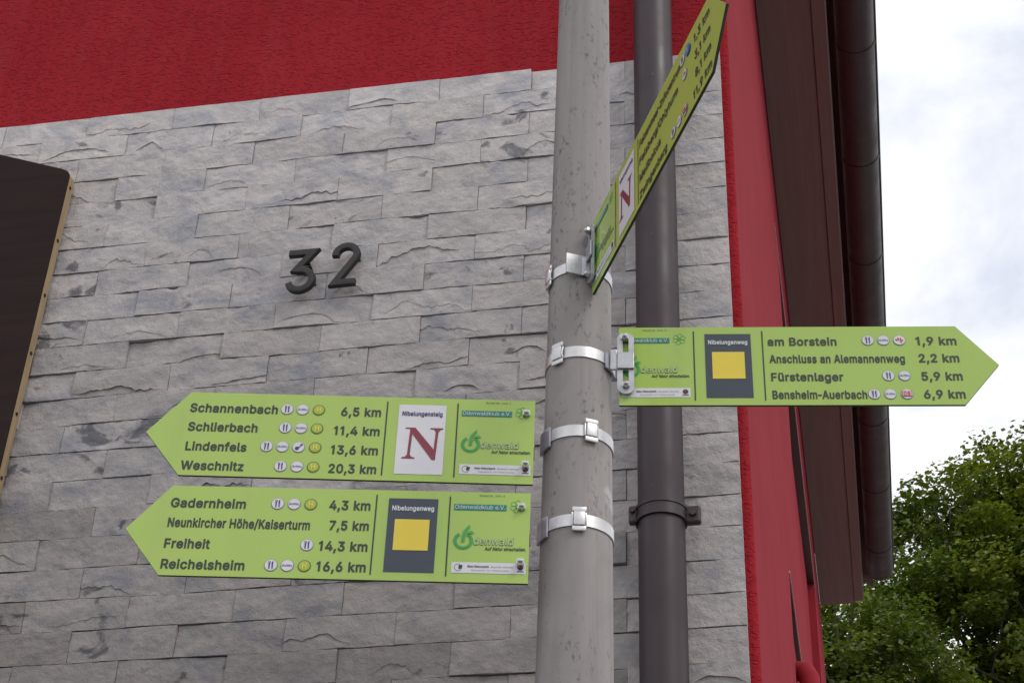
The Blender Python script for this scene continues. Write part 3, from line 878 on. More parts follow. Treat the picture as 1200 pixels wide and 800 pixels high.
'm':(610,"40 -24 122 -26 138 -12 138 240 152 280 173 298 191 304 206 304 224 298 236 289 246 270 250 255 250 -9 260 -22 266 -26 341 -26 357 -12 358 231 360 255 379 291 407 304 422 304 437 301 458 289 465 279 472 249 472 -12 488 -26 567 -24 580 -9 580 294 567 336 548 364 512 394 485 406 464 410 410 410 389 406 344 385 320 363 300 384 272 403 239 410 185 409 137 388 119 404 40 402 28 387 28 -9"),
'n':(410,"40 -24 122 -26 138 -12 138 231 142 249 151 273 164 286 176 295 206 304 227 301 246 291 261 273 268 258 270 237 271 -12 287 -26 365 -26 381 -12 382 258 378 291 366 330 356 346 329 376 305 394 263 406 194 406 173 403 137 385 132 393 119 404 44 404 28 390 28 -9"),
'o':(415,"170 -29 238 -30 262 -28 310 -9 359 37 386 79 402 127 404 157 402 250 383 304 356 343 314 382 256 404 232 408 160 404 103 383 56 340 36 310 14 250 8 178 15 121 33 70 60 31 105 -8 148 -27|199 72 172 81 147 103 126 148 121 187 129 238 148 275 163 290 187 302 208 304 229 302 256 287 269 274 284 244 293 211 294 169 284 130 266 100 253 87 229 75"),
'p':(424,"40 -167 122 -168 138 -155 140 -9 161 -21 191 -30 260 -30 284 -27 323 -9 338 2 374 39 396 76 408 118 414 169 414 208 408 262 396 301 371 341 341 372 311 392 275 404 200 408 161 398 137 383 132 391 119 402 44 402 28 388 28 -152|218 72 200 75 176 87 163 100 148 127 139 163 138 214 148 250 166 280 176 290 200 302 221 304 239 302 263 290 279 274 294 244 304 199 304 181 294 133 278 102 264 88 242 75"),
'r':(259,"40 -24 122 -26 138 -12 138 237 142 252 152 274 173 292 206 302 251 298 266 311 268 390 254 406 236 410 200 410 176 406 137 390 119 404 44 404 28 390 28 -9"),
's':(365,"134 -29 231 -30 273 -18 300 0 334 34 352 70 356 121 349 154 333 179 315 198 288 218 156 255 137 268 137 286 143 292 168 305 186 307 204 305 229 292 243 267 258 254 288 254 330 264 344 277 346 283 346 307 337 331 324 350 294 380 252 401 219 408 153 408 105 395 69 372 39 341 26 316 22 289 26 238 32 220 57 186 99 159 228 122 241 109 238 94 229 85 192 72 162 72 135 84 128 91 118 118 102 132 81 132 24 119 12 107 11 82 20 52 34 31 72 -6 99 -21"),
't':(227,"154 -28 186 -30 213 -26 225 -20 236 -7 236 23 225 66 210 78 162 76 152 89 148 113 148 299 153 304 210 304 224 314 226 320 226 386 213 402 150 404 148 479 135 495 57 496 40 479 40 404 -6 402 -19 389 -20 320 -6 304 36 304 40 299 40 80 47 41 63 16 87 -8 114 -23"),
'u':(410,"142 -26 212 -28 233 -24 272 -6 276 -14 290 -24 365 -24 381 -11 382 385 368 401 287 402 271 388 270 136 261 112 242 90 203 75 182 78 160 91 142 121 138 145 138 388 122 402 44 402 28 388 28 130 34 79 49 40 74 8 101 -12"),
'w':(567,"127 -24 206 -26 222 -12 284 198 344 -13 359 -26 437 -26 443 -22 453 -12 465 24 564 348 568 363 564 393 551 404 473 404 455 388 398 187 394 189 341 388 323 404 242 403 226 387 170 183 110 391 95 404 17 404 11 400 0 387 4 348 103 21 115 -12"),
'y':(389,"64 -169 98 -170 128 -168 149 -161 173 -146 210 -106 237 -49 387 344 394 365 394 386 380 402 296 402 281 390 204 176 194 157 114 377 106 392 92 402 11 402 -5 389 -6 365 1 344 134 -1 126 -28 108 -58 92 -65 50 -63 34 -82 22 -130 22 -151 35 -164"),
'z':(380,"29 -24 345 -26 360 -13 362 63 348 79 178 81 189 100 352 312 356 321 356 387 343 402 39 404 24 391 22 315 36 299 200 297 198 290 17 57 16 -9"),
'ß':(441,"220 -28 315 -30 348 -20 375 -5 408 28 424 59 428 116 424 143 402 183 369 216 321 254 311 269 314 284 349 338 356 362 352 440 337 473 298 512 270 528 237 538 183 540 132 531 86 500 68 479 44 434 34 371 34 -7 51 -24 129 -24 144 -11 147 -2 177 -17|147 52 146 353 148 380 158 410 168 424 192 432 210 432 225 426 240 411 247 383 238 362 209 323 200 305 200 248 203 233 224 197 251 170 294 138 307 125 316 107 310 89 279 76 237 79 201 96 174 96 161 83"),
'ö':(415,"170 -29 238 -30 262 -28 310 -9 359 37 386 79 402 127 404 157 402 250 383 304 356 343 314 382 256 404 232 408 160 404 103 383 56 340 36 310 14 250 8 178 15 121 33 70 60 31 105 -8 148 -27|199 72 172 81 147 103 126 148 121 187 129 238 148 275 163 290 187 302 208 304 229 302 256 287 269 274 284 244 293 211 294 169 284 130 266 100 253 87 229 75|114 421 157 420 172 428 197 457 200 472 197 511 175 536 160 545 109 545 80 520 72 505 72 466 75 454 94 432|258 421 301 420 316 428 341 457 344 472 341 511 319 536 304 545 253 545 224 520 216 505 216 466 219 454 238 432"),
'ü':(410,"142 -26 212 -28 233 -24 272 -6 276 -14 290 -24 365 -24 381 -11 382 385 368 401 287 402 271 388 270 136 261 112 242 90 203 75 182 78 160 91 142 121 138 145 138 388 122 402 44 402 28 388 28 130 34 79 49 40 74 8 101 -12|112 421 155 420 170 428 195 457 195 508 186 523 171 538 158 545 107 545 89 534 73 514 70 502 70 466 73 454 92 432|256 421 293 420 305 423 314 428 339 457 339 508 328 526 302 545 251 545 233 534 214 511 214 457 239 428")
}
GLYPHS_LIGHT = {
',':(188,"39 -119 84 -119 135 61 134 70 68 70"),
'-':(453,"114 188 333 186 338 191 338 239 333 244 117 244 112 239"),
'.':(188,"78 -1 110 -2 128 10 138 23 142 41 138 59 128 72 110 84 95 88 80 84 64 74 52 59 52 26 62 10"),
'/':(249,"15 -76 65 -78 72 -73 233 530 182 532 175 524"),
'0':(453,"208 -4 243 -6 279 1 321 22 338 38 361 65 382 107 400 179 404 212 400 329 385 392 358 446 322 485 288 504 228 516 186 510 165 504 131 485 93 444 68 395 52 329 50 296 48 254 52 179 68 113 95 62 132 22 174 1|210 52 192 55 165 72 143 98 134 116 122 146 112 194 110 281 122 365 143 410 165 436 186 450 231 460 261 453 286 437 310 410 322 386 331 362 340 314 344 230 340 221 340 194 331 146 309 97 286 71 258 55 240 52"),
'1':(300,"140 0 140 420 40 372 40 430 165 509 205 509 205 0"),
'2':(453,"64 0 388 0 390 51 385 56 154 57 156 63 246 156 325 245 356 288 374 327 380 360 380 384 377 408 365 438 331 478 295 502 247 514 205 514 181 511 142 496 120 480 100 460 81 432 68 393 66 366 70 362 127 362 129 390 141 417 152 432 172 448 196 457 220 460 250 457 268 451 292 436 308 420 317 399 320 363 311 327 302 309 274 272 63 45"),
'3':(453,"184 -4 242 -6 266 -2 311 13 339 32 354 47 369 65 387 101 394 143 387 188 372 221 354 242 342 254 308 276 263 288 225 290 228 299 372 461 371 506 70 506 70 455 74 450 286 449 276 434 157 299 156 251 161 246 227 246 248 243 275 234 304 212 315 197 328 167 328 128 314 91 296 73 257 55 242 52 191 52 167 58 131 82 115 107 107 132 50 132 46 128 52 92 67 62 98 30 140 7"),
'4':(453,"282 0 340 0 343 102 409 104 414 108 412 162 342 165 340 316 282 315 280 164 110 165 308 504 304 508 250 508 240 498 45 168 38 153 38 108 43 104 280 102"),
'5':(453,"196 -4 240 -6 267 -2 306 13 342 40 370 77 382 107 392 170 385 212 364 260 342 288 306 315 261 330 216 334 174 324 135 303 149 443 156 450 360 450 364 455 364 503 360 508 99 508 94 503 68 266 68 254 126 246 156 264 192 276 228 276 249 273 276 261 298 242 316 218 326 188 328 158 325 134 316 107 289 74 276 64 249 52 198 52 171 61 138 88 120 129 62 128 65 95 83 59 108 32 141 10 177 -2"),
'6':(453,"204 -4 247 -6 268 -2 313 16 340 36 365 68 386 122 390 161 383 206 371 239 340 276 313 297 277 310 214 312 181 302 314 497 318 506 316 507 250 506 108 296 81 242 69 203 66 185 66 137 69 113 84 74 109 40 145 13 184 -2|214 49 196 52 172 64 151 82 138 101 129 125 126 143 126 173 138 215 165 245 196 261 211 264 241 264 277 252 305 227 323 191 326 173 326 143 317 107 295 76 256 52"),
'7':(453,"99 0 164 0 390 447 389 508 62 507 60 456 65 452 317 452 322 447"),
'8':(453,"198 -4 250 -6 277 -2 316 10 349 31 380 65 395 95 402 134 398 164 389 191 373 219 349 243 302 266 335 284 356 305 377 344 380 365 380 398 377 419 362 449 342 473 307 498 274 510 229 516 193 513 145 498 117 479 102 464 90 449 75 419 70 380 75 344 96 305 118 283 148 270 150 266 103 243 84 224 63 191 54 161 54 116 57 95 72 65 90 44 102 32 136 10 175 -2|217 49 172 58 144 74 129 92 120 110 116 125 116 155 130 189 151 210 172 225 211 234 241 234 289 219 320 191 335 158 336 125 322 91 292 64 256 52|199 292 181 298 160 312 138 344 134 356 134 395 141 413 159 437 178 450 196 456 238 460 274 450 301 429 317 398 318 356 311 338 300 320 271 298 250 292"),
'9':(453,"131 0 196 -2 202 2 344 213 374 273 383 300 390 351 383 396 368 435 348 462 317 489 268 511 208 514 184 511 142 493 103 460 84 435 69 399 66 375 66 324 69 303 84 267 106 236 148 209 190 196 241 196 271 207|208 245 187 251 166 263 138 294 126 342 129 381 138 408 154 429 172 445 199 457 220 460 256 457 280 445 298 430 314 408 326 366 326 336 323 318 314 294 302 276 280 257 241 244"),
'A':(480,"17 0 79 -2 85 2 132 135 139 142 343 142 394 2 400 -2 460 0 443 57 281 498 274 508 205 508 198 501|157 200 238 451 242 447 264 369 322 201"),
'B':(456,"60 0 243 -2 303 4 342 17 372 35 400 66 412 96 418 132 416 168 406 195 390 220 370 240 342 256 314 264 315 268 354 284 380 309 388 321 398 360 394 408 382 441 351 476 330 490 288 505 255 508 60 507|126 56 126 228 273 230 303 220 324 206 343 183 352 162 356 135 349 105 330 80 294 62 267 58 240 56|126 284 126 450 249 452 273 448 285 445 312 430 331 402 334 384 334 354 331 342 320 321 294 299 264 287 234 284"),
'D':(502,"60 0 213 -2 291 8 348 29 358 36 400 72 430 114 448 159 458 195 460 282 454 330 436 384 406 432 354 478 291 502 237 508 60 507|126 56 126 450 234 452 261 448 279 445 321 427 356 396 376 366 394 312 398 225 394 195 376 144 352 108 321 83 279 65 210 56"),
'F':(410,"60 0 120 -2 124 3 126 220 342 220 346 225 346 273 342 278 126 279 126 450 363 452 368 456 366 508 60 507"),
'G':(520,"246 -4 289 -6 331 1 382 22 419 50 452 92 470 137 476 179 475 254 283 254 283 200 409 198 414 194 410 158 395 122 380 101 343 70 295 54 229 58 184 76 150 107 126 143 108 197 103 254 108 311 123 359 138 386 151 405 184 432 220 450 241 454 274 456 310 450 340 438 374 410 395 380 409 350 472 350 467 380 449 416 428 446 400 472 349 501 304 514 274 516 199 507 148 483 102 443 66 386 48 332 40 254 48 176 66 122 100 70 148 25 205 1"),
'H':(517,"60 0 120 -2 124 3 124 228 129 232 390 232 392 3 396 -2 456 0 456 508 396 508 392 504 392 294 387 290 126 290 124 504 120 508 60 507"),
'I':(300,"30 0 268 0 268 54 187 56 182 60 182 447 187 452 268 452 268 508 30 507 31 452 112 452 116 447 116 60 112 56 31 54"),
'K':(467,"60 0 124 0 125 168 198 243 372 0 446 0 439 15 244 288 274 324 430 489 443 507 362 507 176 306 126 247 124 504 120 508 60 507"),
'L':(393,"60 0 357 -2 362 3 362 51 357 56 126 57 124 504 120 508 63 508 58 504"),
'M':(628,"60 0 117 -2 122 3 120 429 167 297 230 138 284 3 291 -2 336 -2 346 9 451 276 504 426 502 3 507 -2 567 0 568 507 476 507 353 192 315 77 311 81 277 189 154 504 147 508 60 508"),
'N':(523,"60 0 120 -2 124 3 123 422 197 297 386 0 462 0 462 508 402 508 398 504 399 89 355 165 141 502 132 508 60 507"),
'O':(533,"242 -4 286 -6 331 1 385 25 427 60 467 122 485 176 492 227 492 281 485 332 467 386 430 444 386 482 361 495 319 510 271 516 214 510 160 489 145 480 102 440 69 392 48 329 40 254 48 179 69 116 100 70 151 25 205 1|247 55 223 58 184 76 150 107 129 137 108 197 103 254 104 281 108 314 123 359 150 404 187 435 214 447 271 456 310 450 346 435 383 404 407 368 425 314 428 284 428 224 425 194 410 149 388 112 367 90 349 76 307 58 283 54"),
'R':(449,"60 0 124 0 126 195 231 196 240 200 246 198 354 0 426 0 316 207 320 213 339 221 367 240 388 267 406 312 410 345 406 390 391 432 369 463 336 487 288 505 252 508 60 507|126 254 126 450 252 452 270 448 300 439 327 415 334 405 344 375 344 330 334 300 316 279 297 266 264 256 237 256 228 254"),
'S':(447,"192 -6 251 -8 275 -4 329 14 354 30 377 53 402 96 406 111 408 144 399 189 386 211 362 236 311 265 176 305 143 322 128 338 118 354 114 375 118 396 131 421 145 435 161 445 197 458 263 454 299 439 327 411 338 378 398 378 396 408 376 450 335 487 314 499 275 512 203 514 179 511 134 496 103 477 77 451 58 414 54 396 52 372 58 333 67 315 91 285 134 257 182 239 290 208 320 190 342 162 346 135 342 117 328 90 311 74 284 59 242 50 191 52 164 59 146 68 121 90 109 111 104 136 40 135 40 126 46 96 64 60 95 28 128 8 170 -4"),
'V':(480,"204 0 274 -2 281 6 461 501 460 508 400 508 393 504 285 195 241 57 197 195 86 504 79 508 18 507 18 501"),
'W':(686,"156 0 230 0 311 294 343 432 366 327 453 6 460 -2 529 0 644 411 668 507 607 508 600 501 493 72 489 78 449 249 383 501 376 508 307 508 222 192 193 66 170 174 82 507 19 508 24 477"),
'Z':(438,"42 0 398 0 398 51 394 56 121 56 117 60 176 138 395 459 394 508 40 507 38 456 43 452 320 453 45 51 42 42"),
'a':(389,"134 -6 186 -8 210 -1 246 20 273 52 278 48 279 0 333 -2 338 3 338 255 334 288 322 321 304 345 285 361 252 376 222 382 162 382 126 373 99 361 84 350 57 322 43 294 45 290 99 275 110 291 132 313 165 328 204 332 234 325 250 315 265 300 274 276 274 246 261 233 234 226 156 218 96 202 57 178 38 150 32 126 32 90 35 72 47 45 72 20 93 5|147 47 117 59 102 72 95 84 92 108 104 138 117 151 135 160 180 170 231 176 273 186 274 126 265 96 256 84 237 65 207 50 189 46"),
'b':(424,"198 -5 248 -6 272 -3 311 15 350 51 372 88 384 130 390 196 384 250 372 289 346 331 311 362 278 377 239 384 212 384 173 374 137 346 122 324 116 320 114 505 110 510 56 510 52 505 52 4 56 0 110 0 112 55 116 59 154 16 173 3|206 48 188 51 163 64 140 87 124 115 114 154 114 226 130 274 140 290 161 312 188 326 230 330 251 326 275 314 303 286 318 256 324 229 328 169 318 121 302 90 278 66 254 51 233 48"),
'c':(396,"182 -5 235 -6 265 0 286 9 308 22 338 52 362 97 358 104 307 116 304 115 286 81 262 60 226 48 190 48 172 51 142 68 123 91 108 118 98 151 96 178 98 223 111 265 124 287 145 310 175 326 226 330 256 320 274 308 284 298 304 264 360 277 350 307 336 328 313 350 277 371 235 384 172 380 148 374 114 358 80 328 60 298 38 238 34 187 38 136 57 82 82 46 118 15 160 -3"),
'd':(424,"174 -5 223 -6 250 3 277 20 307 58 312 55 313 0 370 1 370 508 316 510 312 505 310 318 304 321 277 356 256 371 214 384 184 384 148 377 112 362 79 332 54 292 39 247 36 217 38 133 54 85 79 45 111 16 151 -3|190 48 172 51 154 60 123 88 108 118 99 148 96 196 105 253 126 292 144 310 172 326 214 330 235 326 259 314 287 286 302 259 308 232 312 169 299 115 286 90 262 66 235 51 217 48"),
'e':(404,"186 -5 244 -6 280 3 310 18 340 45 350 58 363 88 363 91 352 95 307 104 292 81 277 66 256 54 232 48 193 48 150 61 127 81 108 112 98 142 98 163 103 168 370 169 368 241 356 286 341 316 319 342 292 362 268 374 232 384 193 384 154 377 115 359 94 342 79 326 54 289 39 244 36 217 34 187 39 133 54 88 75 55 82 46 118 15 163 -3|100 222 98 238 108 268 126 295 148 314 172 326 193 330 238 326 265 312 283 293 299 268 308 232 308 223 304 222"),
'f':(254,"80 0 138 -2 142 3 142 321 147 326 222 326 226 330 225 378 144 381 142 432 152 456 168 469 180 472 213 472 222 470 228 473 242 516 238 522 228 526 210 530 174 530 135 520 117 508 95 486 83 459 78 381 9 380 4 375 6 326 75 326 80 321"),
'g':(425,"168 -148 235 -150 289 -137 323 -118 348 -94 368 -52 372 -22 370 378 313 378 310 321 277 358 250 375 208 384 151 378 115 363 97 348 79 330 54 293 39 248 36 221 34 191 38 137 57 86 85 48 112 28 151 10 175 6 223 6 253 16 268 25 288 41 304 66 310 66 312 62 312 -7 305 -46 280 -77 247 -92 229 -96 178 -96 154 -89 139 -80 100 -43 54 -67 52 -70 64 -92 97 -122 133 -140|181 61 144 77 117 107 99 152 96 200 102 242 126 293 145 312 169 324 208 330 241 324 259 315 293 278 302 260 308 233 312 173 302 125 286 97 268 78 241 64 223 60"),
'h':(410,"52 0 114 0 114 243 118 261 127 285 143 304 164 319 197 328 218 328 248 322 274 303 291 273 294 249 294 3 299 -2 353 -2 358 3 358 246 354 282 342 318 322 348 302 364 278 376 251 382 206 382 185 379 152 362 126 336 116 320 114 504 110 508 56 508 52 504"),
'i':(167,"52 0 110 -2 114 3 114 375 110 380 56 380 52 375|78 444 86 442 101 446 111 453 123 468 126 483 118 507 107 517 89 524 65 520 53 511 42 495 43 468 62 449"),
'k':(381,"52 0 114 0 115 141 155 176 295 0 370 0 203 216 232 249 358 378 284 379 122 214 116 212 114 504 110 508 56 508 52 504"),
'l':(189,"138 -2 170 0 180 7 170 52 131 54 121 61 114 79 114 505 110 510 56 510 52 505 52 88 54 67 58 46 76 19 101 3"),
'm':(610,"52 0 110 -2 114 3 114 252 127 291 140 308 161 322 179 328 218 328 236 322 254 310 270 285 274 267 274 0 332 0 334 243 337 270 353 301 377 322 398 328 434 328 449 325 473 312 489 291 492 279 496 261 496 0 554 0 556 282 540 330 522 354 488 376 452 386 422 386 383 376 356 361 335 340 317 312 306 336 288 360 260 379 227 386 200 386 179 379 151 363 128 340 113 314 110 378 53 378"),
'n':(410,"52 0 114 0 114 243 118 261 127 285 143 304 164 319 197 328 218 328 248 322 274 303 291 273 294 249 294 3 299 -2 356 0 358 246 354 279 339 324 322 348 302 364 278 376 251 382 206 382 185 379 152 362 125 334 113 314 110 378 52 378"),
'o':(415,"182 -5 226 -6 250 -4 299 16 332 46 359 85 378 139 380 169 378 238 359 292 332 331 302 358 244 380 220 384 172 380 148 374 115 359 80 328 60 298 38 238 34 187 38 136 57 82 82 46 118 15 160 -3|187 48 172 51 144 67 117 100 108 118 98 151 96 178 98 223 111 265 124 287 145 310 178 326 199 330 238 326 269 310 290 289 308 256 318 220 318 157 308 118 302 106 290 88 268 66 241 51 223 48"),
'p':(424,"52 -143 110 -144 114 -140 116 57 152 18 173 3 203 -6 248 -6 272 -3 311 15 324 25 350 51 372 88 384 130 390 181 384 250 372 289 347 329 327 349 299 368 278 377 239 384 191 380 157 364 136 346 116 318 112 322 110 376 52 376|206 48 188 51 163 64 140 87 124 115 114 154 114 226 130 274 140 290 161 312 188 326 230 330 251 326 275 314 303 286 318 256 324 229 328 169 318 121 302 90 278 66 254 51 233 48"),
'r':(259,"52 0 110 -2 114 3 114 249 121 273 138 300 161 316 194 326 242 324 242 382 212 386 170 376 149 364 130 345 113 322 110 378 52 378"),
's':(365,"146 -5 219 -6 261 6 286 22 310 46 328 85 332 109 325 142 301 175 276 194 231 209 144 231 128 241 113 256 110 268 113 298 132 317 159 330 195 332 216 329 243 314 255 302 270 278 321 291 313 319 285 354 249 374 225 380 165 384 117 371 89 355 64 331 50 301 46 271 50 250 56 232 72 208 99 189 135 174 240 146 252 138 265 121 268 103 262 82 243 62 219 51 183 44 150 48 123 60 104 79 93 106 37 94 44 64 58 43 81 20 111 3"),
't':(227,"166 -4 201 -2 210 2 212 11 201 54 150 52 136 62 128 77 124 101 124 323 129 328 201 328 202 374 198 378 126 380 124 470 69 472 64 467 64 380 6 378 4 332 9 328 60 328 64 323 64 92 71 53 87 28 99 16 126 1"),
'u':(410,"154 -2 200 -4 224 0 257 18 284 45 296 65 298 1 356 1 356 376 296 376 294 124 285 100 267 76 245 60 212 50 173 54 158 60 137 75 118 106 114 133 114 373 110 378 52 376 52 142 58 91 73 52 89 30 113 12"),
'w':(567,"140 0 194 -2 201 6 284 303 368 0 428 0 531 330 542 378 485 380 478 375 421 171 398 76 394 78 363 213 318 375 311 380 253 378 205 213 170 69 153 144 86 378 26 378 28 360"),
'y':(389,"76 -145 116 -144 137 -137 161 -122 186 -94 213 -37 363 356 368 378 304 377 223 155 194 65 168 149 87 371 80 378 20 377 162 -1 141 -58 122 -80 101 -90 62 -88 48 -139"),
'z':(380,"42 0 336 0 338 51 333 56 129 56 125 60 328 324 332 333 330 378 48 378 46 327 51 322 249 322 253 318 41 45"),
'ß':(441,"232 -4 303 -6 336 4 363 19 385 41 400 71 404 104 400 131 378 171 357 192 306 232 287 257 285 272 290 296 316 332 332 374 328 431 313 461 286 488 258 504 225 514 195 516 144 507 99 476 68 422 58 359 58 5 63 0 117 0 122 5 122 365 124 392 134 422 143 437 165 453 201 460 225 456 249 442 265 422 272 395 272 374 268 362 224 293 224 260 230 236 248 209 263 194 306 162 330 138 340 119 340 95 337 80 321 64 294 52 240 52 216 58 192 72 186 71 166 20 189 7"),
'ö':(415,"182 -5 226 -6 250 -4 299 16 332 46 359 85 378 139 380 169 378 238 359 292 332 331 302 358 244 380 220 384 172 380 148 374 115 359 80 328 60 298 38 238 34 187 38 136 57 82 82 46 118 15 160 -3|187 48 172 51 144 67 117 100 108 118 98 151 96 178 98 223 111 265 124 287 145 310 178 326 199 330 238 326 269 310 290 289 308 256 318 220 318 157 308 118 302 106 290 88 268 66 241 51 223 48|126 445 142 444 157 450 173 469 176 484 173 499 163 512 148 521 121 521 104 508 96 493 96 478 99 466 108 454|270 445 286 444 301 450 317 469 320 484 317 499 307 512 292 521 265 521 248 508 240 493 240 478 243 466 252 454"),
'ü':(410,"154 -2 200 -4 224 0 257 18 284 45 296 65 298 1 356 1 356 376 296 376 294 124 285 100 267 76 245 60 212 50 173 54 158 60 137 75 118 106 114 133 114 373 110 378 52 376 52 142 58 91 73 52 89 30 113 12|124 445 140 444 155 450 171 469 171 496 162 511 146 521 122 522 113 518 104 511 94 493 94 478 100 460 116 447|268 445 281 444 299 450 315 469 315 496 306 511 290 521 263 521 248 512 238 499 238 469 253 451")
}
SPACE_ADV = 188

def area2(q):
    return sum(q[i - 1][0] * q[i][1] - q[i][0] * q[i - 1][1] for i in range(len(q)))
def inside(p, q):
    c = False
    for i in range(len(q)):
        (x1, y1), (x2, y2) = q[i - 1], q[i]
        if (y1 > p[1]) != (y2 > p[1]) and p[0] < (x2 - x1) * (p[1] - y1) / (y2 - y1) + x1:
            c = not c
    return c

def text_polys(body, size=1.0, bold=0.018, shear=0.0, space=1.0):
    """flat letters as triangles"""
    vs, fs, x = [], [], 0.0
    table = GLYPHS if bold >= .012 else GLYPHS_LIGHT
    for ch in body:
        if ch == ' ':
            x += SPACE_ADV * .001 * 1.15
            continue
        adv, loops = table[ch]
        ls = []
        for lp in loops.split('|'):
            v = [float(t) * .001 for t in lp.split()]
            ls.append([(v[i], v[i + 1]) for i in range(0, len(v), 2)])
        depth = [sum(inside(l[0], m) for m in ls if m is not l) for l in ls]
        for l, d in zip(ls, depth):
            if d % 2:
                continue
            grp = [l] + [h for h, e in zip(ls, depth) if e == d + 1 and inside(h[0], l)]
            k = len(vs)
            vs += [(p[0] + x + p[1] * shear, p[1]) for m in grp for p in m]
            for t in geometry.tessellate_polygon([[Vector((p[0], p[1], 0)) for p in m] for m in grp]):
                fs.append(tuple(k + i for i in t))
        x += adv * .001 + (.026 if bold >= .012 else 0)
    return vs, fs
CAP = None
def put_text(bm, body, x0, x1, base, cap, y, mi=0, bold=0.018, shear=0.0, space=1.0):
    """text between x0 and x1 (m), baseline z=base, capital height cap, on plane y"""
    global CAP
    if CAP is None:
        v, _ = text_polys("H", 1.0, 0.0)
        CAP = max(p[1] for p in v)
    v, f = text_polys(body, 1.0, bold, shear, space)
    xa, xb = min(p[0] for p in v), max(p[0] for p in v)
    sx, sz = (x1 - x0) / (xb - xa), cap / CAP
    vs = [bm.verts.new((x0 + (p[0] - xa) * sx, y, base + p[1] * sz)) for p in v]
    for t in f:
        if len(set(t)) == 3:
            fc = bm.faces.new([vs[i] for i in t])
            fc.material_index = mi
def flat(bm, pts, y, mi=0):
    f = bm.faces.new([bm.verts.new((p[0], y, p[1])) for p in pts])
    f.material_index = mi
    return f
def disc(bm, cx, cz, r, y, mi=0, seg=28, rx=1.0):
    flat(bm, [(cx + r * rx * math.cos(2 * math.pi * i / seg), cz + r * math.sin(2 * math.pi * i / seg)) for i in range(seg)], y, mi)
def annulus(bm, cx, cz, r0, r1, y, mi=0, seg=32, a0=0, a1=360):
    for i in range(seg):
        a, b = R(a0 + (a1 - a0) * i / seg), R(a0 + (a1 - a0) * (i + 1) / seg)
        flat(bm, [(cx + r0 * math.cos(a), cz + r0 * math.sin(a)), (cx + r1 * math.cos(a), cz + r1 * math.sin(a)),
                  (cx + r1 * math.cos(b), cz + r1 * math.sin(b)), (cx + r0 * math.cos(b), cz + r0 * math.sin(b))], y, mi)
def rect(bm, x0, x1, z0, z1, y, mi=0):
    flat(bm, [(x0, z0), (x1, z0), (x1, z1), (x0, z1)], y, mi)

mm = 0.001
H, LREC, LTIP = 0.1, 0.3562, 0.0400
Y1, Y2, Y3, Y4 = -.0004, -.0008, -.0012, -.0016

